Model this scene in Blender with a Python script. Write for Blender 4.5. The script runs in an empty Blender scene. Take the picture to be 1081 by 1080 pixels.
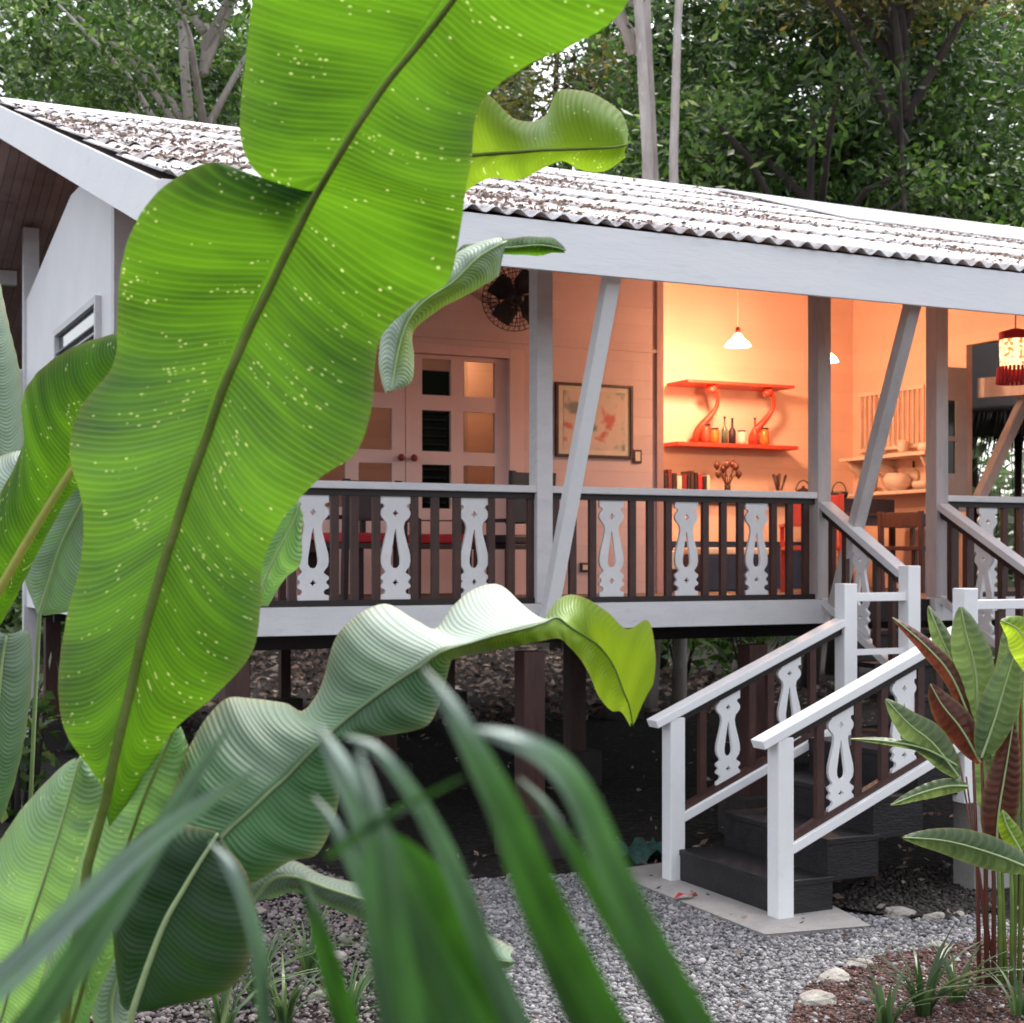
import bpy, math, random
import numpy as np
from mathutils import Vector, Matrix
R = math.radians
random.seed(7); RNG = np.random.default_rng(11)
sc = bpy.context.scene
col = sc.collection

# ------------------------------------------------------------------ camera, light, exposure
F = 1580.0; H = 2.1; PW, PH = 1081.0, 1080.0; HZ = 589.0
CA, SA = 0.9, 0.436
_n = math.hypot(CA, SA); CA /= _n; SA /= _n
cam = bpy.data.cameras.new('camera'); camo = bpy.data.objects.new('camera', cam); col.objects.link(camo)
camo.location = (0, 0, H); camo.rotation_euler = (R(90), 0, -math.atan2(SA, CA))
cam.sensor_width = 36; cam.lens = 36*F/PW; cam.shift_y = (HZ-PH/2)/PW
cam.clip_start = .05; cam.clip_end = 3000
cam.dof.use_dof = True; cam.dof.focus_distance = 4.6; cam.dof.aperture_fstop = 8.0
sc.camera = camo

w = bpy.data.worlds.new('World'); sc.world = w; w.use_nodes = True
nt = w.node_tree; bg = nt.nodes['Background']
sky = nt.nodes.new('ShaderNodeTexSky'); sky.sky_type = 'NISHITA'; sky.sun_disc = False
SUN_EL, SUN_AZ = R(60), R(54)      # azimuth measured from +Y clockwise
sky.sun_elevation = SUN_EL; sky.sun_rotation = SUN_AZ
sky.air_density = 1.0; sky.dust_density = 4.0; sky.ozone_density = 1.0
hs = nt.nodes.new('ShaderNodeHueSaturation'); hs.inputs['Saturation'].default_value = .28
nt.links.new(sky.outputs[0], hs.inputs['Color']); nt.links.new(hs.outputs[0], bg.inputs[0])
bg.inputs[1].default_value = 0.15
sl = bpy.data.lights.new('sun', 'SUN'); sl.energy = .8; sl.angle = R(16); sl.color = (1, .96, .9)
so = bpy.data.objects.new('sun', sl); col.objects.link(so); so.location = (0, 0, 30)
sd = Vector((math.sin(SUN_AZ)*math.cos(SUN_EL), math.cos(SUN_AZ)*math.cos(SUN_EL), math.sin(SUN_EL)))
so.rotation_euler = (-sd).to_track_quat('-Z', 'Y').to_euler()
sc.view_settings.view_transform = 'Standard'; sc.view_settings.look = 'None'
sc.view_settings.exposure = 1.62; sc.view_settings.gamma = 1
sc.cycles.max_bounces = 7; sc.cycles.transparent_max_bounces = 12

# ------------------------------------------------------------------ photo pixel -> place
def W(px, py, d):
    xc = (px-540.5)/F*d
    return Vector((CA*xc+SA*d, -SA*xc+CA*d, H-(py-HZ)/F*d))
def WY(px, py, Y):
    r = (px-540.5)/F; return W(px, py, Y/(CA-SA*r))
def WX(px, py, X):
    r = (px-540.5)/F; return W(px, py, X/(CA*r+SA))
def WZ(px, py, z=0.0):
    return W(px, py, F*(H-z)/(py-HZ))

# ------------------------------------------------------------------ materials
def newmat(name):
    m = bpy.data.materials.new(name); m.use_nodes = True
    return m, m.node_tree, m.node_tree.nodes['Principled BSDF']
def N(t, typ, **kw):
    n = t.nodes.new(typ)
    for k, v in kw.items():
        if k.startswith('i_'): n.inputs[k[2:].replace('_', ' ')].default_value = v
        else: setattr(n, k, v)
    return n
def ramp(t, a, b, ca=(0, 0, 0, 1), cb=(1, 1, 1, 1)):
    r = t.nodes.new('ShaderNodeValToRGB'); e = r.color_ramp.elements
    e[0].position = a; e[1].position = b; e[0].color = ca; e[1].color = cb; return r
def mix(t, fac, a, b):
    m = t.nodes.new('ShaderNodeMix'); m.data_type = 'RGBA'
    for s, v in ((m.inputs[0], fac), (m.inputs[6], a), (m.inputs[7], b)):
        if isinstance(v, bpy.types.NodeSocket): t.links.new(v, s)
        elif isinstance(v, tuple): s.default_value = v if len(v) == 4 else (*v, 1)
        else: s.default_value = v
    return m.outputs[2]
def math_(t, op, a, b=None):
    m = t.nodes.new('ShaderNodeMath'); m.operation = op
    for s, v in ((m.inputs[0], a), (m.inputs[1], b)):
        if v is None: continue
        if isinstance(v, bpy.types.NodeSocket): t.links.new(v, s)
        else: s.default_value = v
    return m.outputs[0]
def paint(name, c, c2=None, rough=.55, scale=3, dirt=None, dirt_amt=.5, stretch=(1, 1, 1), bump=.15, bscale=60, metal=0, spec=.4):
    m, t, p = newmat(name); L = t.links
    tc = N(t, 'ShaderNodeTexCoord'); mp = N(t, 'ShaderNodeMapping'); mp.inputs['Scale'].default_value = stretch
    L.new(tc.outputs['Object'], mp.inputs['Vector'])
    n1 = N(t, 'ShaderNodeTexNoise', i_Scale=scale, i_Detail=6.0, i_Roughness=.65); L.new(mp.outputs[0], n1.inputs['Vector'])
    r1 = ramp(t, .35, .68); L.new(n1.outputs['Fac'], r1.inputs[0])
    c2 = c2 or tuple(v*.82 for v in c)
    out = mix(t, r1.outputs[0], c, c2)
    if dirt:
        n2 = N(t, 'ShaderNodeTexNoise', i_Scale=scale*2.7, i_Detail=8.0, i_Roughness=.7); L.new(mp.outputs[0], n2.inputs['Vector'])
        r2 = ramp(t, .56, .72); L.new(n2.outputs['Fac'], r2.inputs[0])
        out = mix(t, math_(t, 'MULTIPLY', r2.outputs[0], dirt_amt), out, dirt)
    L.new(out, p.inputs['Base Color'])
    p.inputs['Roughness'].default_value = rough; p.inputs['Metallic'].default_value = metal
    p.inputs['Specular IOR Level'].default_value = spec
    n3 = N(t, 'ShaderNodeTexNoise', i_Scale=bscale, i_Detail=4.0); L.new(mp.outputs[0], n3.inputs['Vector'])
    b = N(t, 'ShaderNodeBump', i_Strength=bump, i_Distance=.01); L.new(n3.outputs['Fac'], b.inputs['Height']); L.new(b.outputs[0], p.inputs['Normal'])
    return m
def planks(name, c, c2, axis, pitch, rough=.6, groove=.5, dirt=None, dirt_amt=.3):
    m = paint(name, c, c2, rough, 2.5, dirt, dirt_amt); t = m.node_tree; L = t.links; p = t.nodes['Principled BSDF']
    tc = N(t, 'ShaderNodeTexCoord'); sp = N(t, 'ShaderNodeSeparateXYZ'); L.new(tc.outputs['Object'], sp.inputs[0])
    fr = math_(t, 'FRACT', math_(t, 'DIVIDE', sp.outputs[axis], pitch))
    g = ramp(t, 0, .07); L.new(fr, g.inputs[0])
    b = N(t, 'ShaderNodeBump', i_Strength=1.0, i_Distance=.012); L.new(math_(t, 'MULTIPLY', g.outputs[0], min(1, groove*2.5)), b.inputs['Height'])
    old = p.inputs['Normal'].links[0].from_node; L.new(old.outputs[0], b.inputs['Normal']); L.new(b.outputs[0], p.inputs['Normal'])
    src = p.inputs['Base Color'].links[0].from_socket
    # each board its own tone
    fl = math_(t, 'FLOOR', math_(t, 'DIVIDE', sp.outputs[axis], pitch))
    wn = N(t, 'ShaderNodeTexWhiteNoise'); wn.noise_dimensions = '1D'; L.new(fl, wn.inputs['W'])
    v = math_(t, 'ADD', math_(t, 'MULTIPLY', wn.outputs[0], .06+.3*groove), .95-.2*groove)
    gg = math_(t, 'ADD', math_(t, 'MULTIPLY', g.outputs[0], groove), 1-groove)
    hsv = N(t, 'ShaderNodeHueSaturation'); L.new(src, hsv.inputs['Color']); L.new(math_(t, 'MULTIPLY', v, gg), hsv.inputs['Value'])
    L.new(hsv.outputs[0], p.inputs['Base Color'])
    return m
def emit(name, c, s, base=(.8, .8, .8)):
    m, t, p = newmat(name); p.inputs['Base Color'].default_value = (*base, 1)
    p.inputs['Emission Color'].default_value = (*c, 1); p.inputs['Emission Strength'].default_value = s; return m

def leafmat(name, c1, c2, trans, tf=.45, freq=260, rough=.35, spots=0.0, pale=(.55, .62, .56), stripe=.35, yellow=None, spec=.45, bump=.55):
    """broad tropical leaf: UV.x runs along the midrib (metres), UV.y across it"""
    m, t, p = newmat(name); L = t.links
    uv = N(t, 'ShaderNodeUVMap'); uv.uv_map = 'UVMap'
    sp = N(t, 'ShaderNodeSeparateXYZ'); L.new(uv.outputs[0], sp.inputs[0])
    cmb = N(t, 'ShaderNodeMapping'); cmb.inputs['Scale'].default_value = (9, 2.2, 1); L.new(uv.outputs[0], cmb.inputs['Vector'])
    big = N(t, 'ShaderNodeTexNoise', i_Scale=1.6, i_Detail=5.0); L.new(cmb.outputs[0], big.inputs['Vector'])
    wob = N(t, 'ShaderNodeTexNoise', i_Scale=2.0, i_Detail=2.0); L.new(uv.outputs[0], wob.inputs['Vector'])
    ph = math_(t, 'ADD', math_(t, 'MULTIPLY', sp.outputs[0], freq), math_(t, 'MULTIPLY', wob.outputs['Fac'], 7))
    s1 = math_(t, 'SINE', ph); s2 = math_(t, 'SINE', math_(t, 'MULTIPLY', ph, 3.7))
    # stretched noise: veins of uneven strength
    mp2 = N(t, 'ShaderNodeMapping'); mp2.inputs['Scale'].default_value = (freq*.22, 1.1, 1); L.new(uv.outputs[0], mp2.inputs['Vector'])
    vn = N(t, 'ShaderNodeTexNoise', i_Scale=1.0, i_Detail=4.0, i_Roughness=.6); L.new(mp2.outputs[0], vn.inputs['Vector'])
    hgt = math_(t, 'ADD', math_(t, 'ADD', math_(t, 'MULTIPLY', s1, .5), math_(t, 'MULTIPLY', s2, .1)), math_(t, 'MULTIPLY', vn.outputs['Fac'], 1.0))
    rv = ramp(t, .42, .62); L.new(vn.outputs['Fac'], rv.inputs[0])
    sl_ = ramp(t, .25, 1.0); thin = math_(t, 'POWER', math_(t, 'ADD', math_(t, 'MULTIPLY', s1, .5), .5), 3.0); L.new(math_(t, 'MULTIPLY', math_(t, 'ADD', math_(t, 'MULTIPLY', thin, .8), .25), math_(t, 'MULTIPLY', vn.outputs['Fac'], 1.9)), sl_.inputs[0]); rv = sl_
    rb = ramp(t, .40, .62); L.new(big.outputs['Fac'], rb.inputs[0])
    base = mix(t, rb.outputs[0], c1, c2)
    lite = tuple(min(1, v*1.9+.01) for v in c1)
    base = mix(t, math_(t, 'MULTIPLY', rv.outputs[0], stripe), base, lite)
    tcol = mix(t, rb.outputs[0], trans, tuple(v*.55 for v in trans))
    tcol = mix(t, math_(t, 'MULTIPLY', rv.outputs[0], stripe), tcol, tuple(min(1, v*1.45) for v in trans))
    if yellow:
        y2 = ramp(t, .62, .78); L.new(big.outputs['Fac'], y2.inputs[0])
        base = mix(t, y2.outputs[0], base, yellow)
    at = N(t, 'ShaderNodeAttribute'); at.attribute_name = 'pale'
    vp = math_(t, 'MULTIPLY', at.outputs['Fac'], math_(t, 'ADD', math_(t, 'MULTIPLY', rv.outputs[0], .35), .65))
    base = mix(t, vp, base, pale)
    al = N(t, 'ShaderNodeAttribute'); al.attribute_name = 'lime'
    base = mix(t, al.outputs['Fac'], base, (.16, .26, .015)); tcol = mix(t, al.outputs['Fac'], tcol, (.45, .66, .03))
    ae = N(t, 'ShaderNodeAttribute'); ae.attribute_name = 'edge'
    base = mix(t, math_(t, 'MULTIPLY', ae.outputs['Fac'], .45), base, (.30, .24, .09))
    bsp = N(t, 'ShaderNodeTexNoise', i_Scale=16.0, i_Detail=6.0, i_Roughness=.7); L.new(uv.outputs[0], bsp.inputs['Vector']); br = ramp(t, .69, .73); L.new(bsp.outputs['Fac'], br.inputs[0])
    base = mix(t, math_(t, 'MULTIPLY', br.outputs[0], .8), base, (.10, .06, .02)); tcol = mix(t, math_(t, 'MULTIPLY', br.outputs[0], .8), tcol, (.12, .07, .02))
    if spots:
        ms = N(t, 'ShaderNodeMapping'); ms.inputs['Scale'].default_value = (210, 105, 1); L.new(uv.outputs[0], ms.inputs['Vector'])
        vo = N(t, 'ShaderNodeTexVoronoi', i_Scale=1.0); L.new(ms.outputs[0], vo.inputs['Vector'])
        ds = math_(t, 'LESS_THAN', vo.outputs['Distance'], .30)
        sc2 = N(t, 'ShaderNodeSeparateColor'); L.new(vo.outputs['Color'], sc2.inputs[0])
        pick = math_(t, 'GREATER_THAN', sc2.outputs[0], .70)
        mm = N(t, 'ShaderNodeMapping'); mm.inputs['Scale'].default_value = (34, 6, 1); L.new(uv.outputs[0], mm.inputs['Vector'])
        mk = N(t, 'ShaderNodeTexNoise', i_Scale=1.0, i_Detail=2.0); L.new(mm.outputs[0], mk.inputs['Vector'])
        clus = math_(t, 'GREATER_THAN', mk.outputs['Fac'], .60-.05*spots)
        sf = math_(t, 'MULTIPLY', math_(t, 'MULTIPLY', ds, pick), clus)
        sf = math_(t, 'MULTIPLY', sf, .55)
        base = mix(t, sf, base, (.62, .75, .35)); tcol = mix(t, sf, tcol, (.8, .85, .3))
    L.new(base, p.inputs['Base Color'])
    L.new(math_(t, 'ADD', math_(t, 'MULTIPLY', big.outputs['Fac'], .3), rough-.15), p.inputs['Roughness']); p.inputs['Specular IOR Level'].default_value = spec
    b = N(t, 'ShaderNodeBump', i_Strength=bump, i_Distance=.003); L.new(hgt, b.inputs['Height']); L.new(b.outputs[0], p.inputs['Normal'])
    tr = N(t, 'ShaderNodeBsdfTranslucent'); L.new(tcol, tr.inputs['Color'])
    mx = N(t, 'ShaderNodeMixShader'); mx.inputs[0].default_value = tf
    out = t.nodes['Material Output']
    L.new(p.outputs[0], mx.inputs[1]); L.new(tr.outputs[0], mx.inputs[2]); L.new(mx.outputs[0], out.inputs[0])
    return m
def foliage(name, c1, c2, c3=None, tf=.35, rough=.45, big=.55):
    m, t, p = newmat(name); L = t.links
    g = N(t, 'ShaderNodeNewGeometry')
    r = ramp(t, 0, 1, (*c1, 1), (*c2, 1)); L.new(g.outputs['Random Per Island'], r.inputs[0])
    if c3:
        e = r.color_ramp.elements.new(.9); e.color = (*c2, 1); r.color_ramp.elements[-1].color = (*c3, 1)
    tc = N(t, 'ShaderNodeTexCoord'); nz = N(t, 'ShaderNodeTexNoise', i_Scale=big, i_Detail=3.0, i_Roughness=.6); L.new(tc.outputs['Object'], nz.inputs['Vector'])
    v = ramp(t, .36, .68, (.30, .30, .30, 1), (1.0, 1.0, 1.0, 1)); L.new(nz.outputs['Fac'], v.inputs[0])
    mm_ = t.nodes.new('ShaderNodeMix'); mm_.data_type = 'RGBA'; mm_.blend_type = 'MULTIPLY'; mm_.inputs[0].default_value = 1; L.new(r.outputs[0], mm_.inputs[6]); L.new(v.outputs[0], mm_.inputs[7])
    class _O: outputs = [mm_.outputs[2]]
    r = _O
    L.new(r.outputs[0], p.inputs['Base Color']); p.inputs['Roughness'].default_value = rough
    tr = N(t, 'ShaderNodeBsdfTranslucent'); h = N(t, 'ShaderNodeHueSaturation'); h.inputs['Value'].default_value = 1.5
    L.new(r.outputs[0], h.inputs['Color']); L.new(h.outputs[0], tr.inputs['Color'])
    mx = N(t, 'ShaderNodeMixShader'); mx.inputs[0].default_value = tf
    L.new(p.outputs[0], mx.inputs[1]); L.new(tr.outputs[0], mx.inputs[2]); L.new(mx.outputs[0], t.nodes['Material Output'].inputs[0])
    return m

M = {}
M['white'] = paint('white_paint', (.86, .86, .87), (.80, .80, .82), .5, 2.0, (.55, .54, .53), .22, bscale=25)
M['fascia'] = paint('fascia_paint', (.86, .86, .88), (.80, .81, .84), .5, 1.0, (.5, .5, .5), .3, (.6, 1, 4), bscale=18)
M['oldwhite'] = paint('weathered_white', (.70, .69, .70), (.62, .61, .63), .6, 3, (.38, .36, .35), .35, (1, 1, 3), bscale=30)
M['post'] = paint('post_paint', (.50, .455, .445), (.40, .36, .36), .6, 3, (.25, .22, .21), .4, (3, 3, .7), bscale=40)
M['fret'] = paint('fret_paint', (.76, .75, .76), (.66, .65, .66), .6, 4, (.4, .38, .36), .35)
M['brown'] = paint('brown_wood', (.075, .032, .026), (.04, .018, .016), .45, 5, (.12, .06, .045), .5, (4, 4, 1))
M['brown_dark'] = paint('dark_wood', (.022, .014, .014), (.012, .008, .008), .5, 5, None, 0, (4, 1, 4))
M['step'] = paint('charcoal_step', (.018, .016, .020), (.010, .009, .011), .42, 4, (.05, .045, .05), .6, (1, 3, 3), .35, 30)
M['wall'] = paint('side_wall_paint', (.84, .84, .86), (.78, .78, .81), .6, 2)
M['porchwall'] = planks('porch_wall_boards', (.72, .54, .52), (.68, .50, .48), 2, .17, groove=.05)  # part of the pink is warm bounce light put into the colour
M['kitchen'] = planks('kitchen_wall_boards', (.80, .56, .44), (.77, .53, .41), 2, .22, groove=.03)
M['soffit'] = planks('soffit_boards', (.62, .48, .45), (.44, .32, .30), 0, .10, groove=.75, dirt=(.16, .1, .09), dirt_amt=.5)
M['deck'] = planks('deck_boards', (.20, .13, .11), (.15, .1, .085), 1, .13, groove=.6)
M['door'] = paint('door_paint', (.80, .56, .52), (.76, .53, .49), .45, 3)
M['oldpost'] = paint('grey_frame', (.40, .37, .37), (.32, .29, .29), .6, 3)
M['trim'] = paint('pink_trim', (.50, .32, .30), (.44, .28, .27), .6, 3)
M['red'] = paint('red_paint', (.62, .07, .035), (.5, .05, .03), .4, 5)
M['redcloth'] = paint('red_cloth', (.55, .035, .04), (.4, .02, .03), .85, 6)
M['knob'] = paint('knob_red', (.22, .03, .03), None, .3)
M['black'] = paint('black_metal', (.015, .014, .018), (.03, .028, .033), .35, 6)
M['footing'] = paint('shaded_concrete', (.05, .042, .04), (.025, .022, .02), .95, 3, (.03, .03, .025), .6, bump=.5, bscale=50)  # near black: the shade beneath the house is put into this colour
M['concrete'] = paint('concrete', (.40, .37, .35), (.30, .28, .27), .9, 2.5, (.2, .18, .17), .5, bump=.5, bscale=50)
M['rock'] = paint('limestone', (.40, .37, .33), (.20, .18, .16), .9, 10, (.15, .13, .1), .6, bump=.9, bscale=30)
M['blue'] = paint('navy_panel', (.03, .055, .11), (.02, .04, .08), .4, 4)
M['cream'] = paint('cream', (.75, .66, .52), None, .5)
M['ceramic'] = paint('ceramic', (.75, .6, .5), None, .25)
M['darkitem'] = paint('dark_item', (.045, .025, .03), (.02, .015, .02), .5)
M['glass_amber'] = paint('amber_glass', (.55, .16, .03), None, .15)
M['glass_green'] = paint('green_glass', (.1, .13, .1), None, .12)
M['bulb'] = emit('lit_bulb', (1, .72, .38), 60)
M['bark'] = paint('pale_bark', (.55, .50, .48), (.30, .25, .23), .9, 1.6, (.75, .72, .69), .8, (2, 2, .6), .9, 12)
M['darkbark'] = paint('dark_bark', (.05, .04, .035), (.025, .02, .018), .9, 2.2, (.14, .13, .11), .4, (2, 2, .6), .8, 12)
M['stalk'] = paint('green_stalk', (.20, .28, .06), (.13, .2, .05), .4, 12, (.1, .07, .03), .3)
M['midrib'] = paint('dark_midrib', (.09, .13, .02), (.17, .21, .05), .36, 14, spec=.2)
M['midrib_thin'] = paint('olive_midrib', (.07, .11, .04), (.12, .17, .07), .45, 14)
M['midrib_pale'] = paint('pale_midrib', (.35, .45, .2), (.28, .38, .18), .35, 14)
M['midrib_yellow'] = paint('yellow_midrib', (.42, .36, .07), (.3, .34, .06), .35, 14)
M['redstem'] = paint('maroon_stem', (.16, .04, .03), (.10, .05, .03), .4, 12)

def roofmat():
    m, t, p = newmat('corrugated_roof_paint'); L = t.links
    tc = N(t, 'ShaderNodeTexCoord')
    n1 = N(t, 'ShaderNodeTexNoise', i_Scale=1.1, i_Detail=7.0, i_Roughness=.75); L.new(tc.outputs['Object'], n1.inputs['Vector'])
    n2 = N(t, 'ShaderNodeTexNoise', i_Scale=9.0, i_Detail=8.0, i_Roughness=.8); L.new(tc.outputs['Object'], n2.inputs['Vector'])
    a = ramp(t, .45, .7); L.new(n1.outputs['Fac'], a.inputs[0])
    b = ramp(t, .47, .60); L.new(n2.outputs['Fac'], b.inputs[0])
    c = mix(t, b.outputs[0], (.72, .71, .73), (.36, .30, .28))
    c = mix(t, math_(t, 'MULTIPLY', a.outputs[0], .6), c, (.36, .21, .16))
    L.new(c, p.inputs['Base Color']); p.inputs['Roughness'].default_value = .6
    return m
M['roof'] = roofmat()
def groundmat(name, cs, scale, bump, bs):
    m, t, p = newmat(name); L = t.links
    tc = N(t, 'ShaderNodeTexCoord')
    vo = N(t, 'ShaderNodeTexVoronoi', i_Scale=scale); L.new(tc.outputs['Object'], vo.inputs['Vector'])
    sp = N(t, 'ShaderNodeSeparateColor'); L.new(vo.outputs['Color'], sp.inputs[0])
    r = t.nodes.new('ShaderNodeValToRGB'); r.color_ramp.interpolation = 'CONSTANT'
    while len(r.color_ramp.elements) < len(cs): r.color_ramp.elements.new(.5)
    for i, c in enumerate(cs): r.color_ramp.elements[i].position = i/len(cs); r.color_ramp.elements[i].color = (*c, 1)
    L.new(sp.outputs[0], r.inputs[0])
    n = N(t, 'ShaderNodeTexNoise', i_Scale=.7, i_Detail=6.0); L.new(tc.outputs['Object'], n.inputs['Vector'])
    o = mix(t, n.outputs['Fac'], r.outputs[0], cs[0]); L.new(o, p.inputs['Base Color'])
    p.inputs['Roughness'].default_value = .95; p.inputs['Specular IOR Level'].default_value = .2
    n2 = N(t, 'ShaderNodeTexNoise', i_Scale=bs, i_Detail=8.0); L.new(tc.outputs['Object'], n2.inputs['Vector'])
    b = N(t, 'ShaderNodeBump', i_Strength=bump, i_Distance=.03); L.new(n2.outputs['Fac'], b.inputs['Height']); L.new(b.outputs[0], p.inputs['Normal'])
    return m
M['soil'] = groundmat('dark_litter_soil', [(.012, .009, .009), (.022, .016, .014), (.008, .007, .006), (.05, .037, .03), (.014, .011, .010)], 30, .9, 14)
M['gravel_bed'] = groundmat('gravel_bed', [(.08, .075, .08), (.14, .135, .14), (.05, .05, .05), (.1, .1, .1)], 45, .9, 30)
M['mulch'] = groundmat('red_mulch', [(.07, .03, .024), (.12, .05, .04), (.035, .018, .015)], 40, .9, 25)
def island(name, cs, rough=.8):
    m, t, p = newmat(name); g = N(t, 'ShaderNodeNewGeometry'); r = t.nodes.new('ShaderNodeValToRGB')
    while len(r.color_ramp.elements) < len(cs): r.color_ramp.elements.new(.5)
    for i, c in enumerate(cs): r.color_ramp.elements[i].position = i/(len(cs)-1); r.color_ramp.elements[i].color = (*c, 1)
    t.links.new(g.outputs['Random Per Island'], r.inputs[0]); t.links.new(r.outputs[0], p.inputs['Base Color']); p.inputs['Roughness'].default_value = rough
    return m
M['stones'] = island('gravel_stones', [(.035, .035, .04), (.18, .17, .18), (.29, .28, .29), (.11, .105, .11), (.44, .42, .42), (.06, .055, .06)])
M['litter'] = island('dry_leaves', [(.06, .035, .028), (.18, .11, .08), (.30, .21, .16), (.10, .05, .035), (.42, .34, .28)])
M['rooflitter'] = island('dry_leaves_roof', [(.10, .065, .055), (.20, .13, .10), (.28, .18, .14), (.08, .06, .055), (.38, .29, .23)])
M['chips'] = island('mulch_chips', [(.025, .012, .01), (.075, .028, .022), (.13, .06, .045), (.035, .015, .013)])
def glassmat():
    m, t, p = newmat('window_glass'); p.inputs['Base Color'].default_value = (.9, .95, .93, 1); p.inputs['Roughness'].default_value = .02
    p.inputs['Transmission Weight'].default_value = 1; p.inputs['IOR'].default_value = 1.02; p.inputs['Specular IOR Level'].default_value = .6
    return m
M['glass'] = glassmat()
def greenglass():
    # pane through which a shaded garden shows
    m, t, p = newmat('garden_pane'); p.inputs['Base Color'].default_value = (.01, .03, .03, 1); p.inputs['Roughness'].default_value = .08
    return m
M['darkglass'] = greenglass()
def art():
    m, t, p = newmat('botanical_print'); L = t.links; tc = N(t, 'ShaderNodeTexCoord')
    n = N(t, 'ShaderNodeTexNoise', i_Scale=4.5, i_Detail=3.0); L.new(tc.outputs['Object'], n.inputs['Vector'])
    r = t.nodes.new('ShaderNodeValToRGB'); e = r.color_ramp.elements
    e[0].position = .36; e[0].color = (.22, .24, .2, 1); e[1].position = .44; e[1].color = (.62, .5, .4, 1)
    x = e.new(.57); x.color = (.66, .52, .42, 1); x = e.new(.64); x.color = (.55, .14, .1, 1)
    L.new(n.outputs['Fac'], r.inputs[0]); L.new(r.outputs[0], p.inputs['Base Color']); return m
M['art'] = art()

# ------------------------------------------------------------------ mesh helpers
def tag(o, label=None, cat=None, group=None, kind=None):
    if label: o['label'] = label
    if cat: o['category'] = cat
    if group: o['group'] = group
    if kind: o['kind'] = kind
    return o
def empty(name, loc=(0, 0, 0), label=None, cat=None, group=None, rz=0):
    o = bpy.data.objects.new(name, None); col.objects.link(o); o.location = loc; o.rotation_euler = (0, 0, rz)
    o.empty_display_size = .1
    return tag(o, label, cat, group)
def link(name, me, parent=None, world=True):
    o = bpy.data.objects.new(name, me); col.objects.link(o)
    if parent is not None:
        o.parent = parent
        if world and parent.type == 'EMPTY': o.matrix_parent_inverse = Matrix.Translation(-Vector(parent.location))
    return o
class MB:
    def __init__(s): s.v = []; s.f = []; s.uv = None; s.sm = []
    def add(s, vs, fs, smooth=False):
        n = len(s.v); s.v += [tuple(v) for v in vs]; s.f += [tuple(i+n for i in f) for f in fs]; s.sm += [smooth]*len(fs); return s
    def box(s, x0, x1, y0, y1, z0, z1):
        v = [(x, y, z) for z in (z0, z1) for y in (y0, y1) for x in (x0, x1)]
        return s.add(v, [(0, 2, 3, 1), (4, 5, 7, 6), (0, 1, 5, 4), (2, 6, 7, 3), (0, 4, 6, 2), (1, 3, 7, 5)])
    def beam(s, a, b, w, h, up=(0, 0, 1)):
        a = Vector(a); b = Vector(b); d = (b-a).normalized(); u = Vector(up)
        sd_ = d.cross(u)
        if sd_.length < 1e-4: sd_ = d.cross(Vector((0, 1, 0)))
        sd_.normalize(); u = sd_.cross(d).normalized(); v = []
        for p in (a, b):
            for i, j in ((-1, -1), (1, -1), (1, 1), (-1, 1)): v.append(p+sd_*(i*w/2)+u*(j*h/2))
        return s.add(v, [(0, 1, 2, 3), (7, 6, 5, 4), (0, 4, 5, 1), (1, 5, 6, 2), (2, 6, 7, 3), (3, 7, 4, 0)])
    def tube(s, pts, rad, n=8, caps=True):
        pts = [Vector(p) for p in pts]; rad = rad if isinstance(rad, (list, tuple)) else [rad]*len(pts); v = []; f = []
        ref = Vector((0, 0, 1)) if abs((pts[-1]-pts[0]).normalized().z) < .9 else Vector((1, 0, 0))
        for i, p in enumerate(pts):
            d = (pts[min(i+1, len(pts)-1)]-pts[max(i-1, 0)]).normalized(); a = d.cross(ref).normalized(); b = d.cross(a)
            for k in range(n):
                t = 2*math.pi*k/n; v.append(p+(a*math.cos(t)+b*math.sin(t))*rad[i])
        for i in range(len(pts)-1):
            for k in range(n): f.append((i*n+k, i*n+(k+1) % n, (i+1)*n+(k+1) % n, (i+1)*n+k))
        if caps: f.append(tuple(range(n))[::-1]); f.append(tuple((len(pts)-1)*n+k for k in range(n)))
        return s.add(v, f, True)
    def lathe(s, c, prof, n=20):
        c = Vector(c); v = []; f = []
        for r, z in prof:
            for k in range(n): t = 2*math.pi*k/n; v.append(c+Vector((r*math.cos(t), r*math.sin(t), z)))
        for i in range(len(prof)-1):
            for k in range(n): f.append((i*n+k, i*n+(k+1) % n, (i+1)*n+(k+1) % n, (i+1)*n+k))
        f.append(tuple(range(n))[::-1]); f.append(tuple((len(prof)-1)*n+k for k in range(n)))
        return s.add(v, f, True)
    def prism(s, pts, off):
        off = Vector(off); n = len(pts); pts = [Vector(p) for p in pts]
        f = [tuple(range(n)), tuple(range(n, 2*n))[::-1]]+[(i, (i+1) % n, (i+1) % n+n, i+n) for i in range(n)]
        return s.add(pts+[p+off for p in pts], f)
    def mesh(s, name, m):
        me = bpy.data.meshes.new(name); me.from_pydata(s.v, [], s.f); me.polygons.foreach_set('use_smooth', s.sm)
        me.materials.append(m); me.update(); return me
    def build(s, name, m, parent=None, bevel=0, world=True):
        o = link(name, s.mesh(name, m), parent, world)
        if bevel:
            b = o.modifiers.new('bevel', 'BEVEL'); b.width = bevel; b.segments = 2; b.limit_method = 'ANGLE'
        return o
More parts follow.
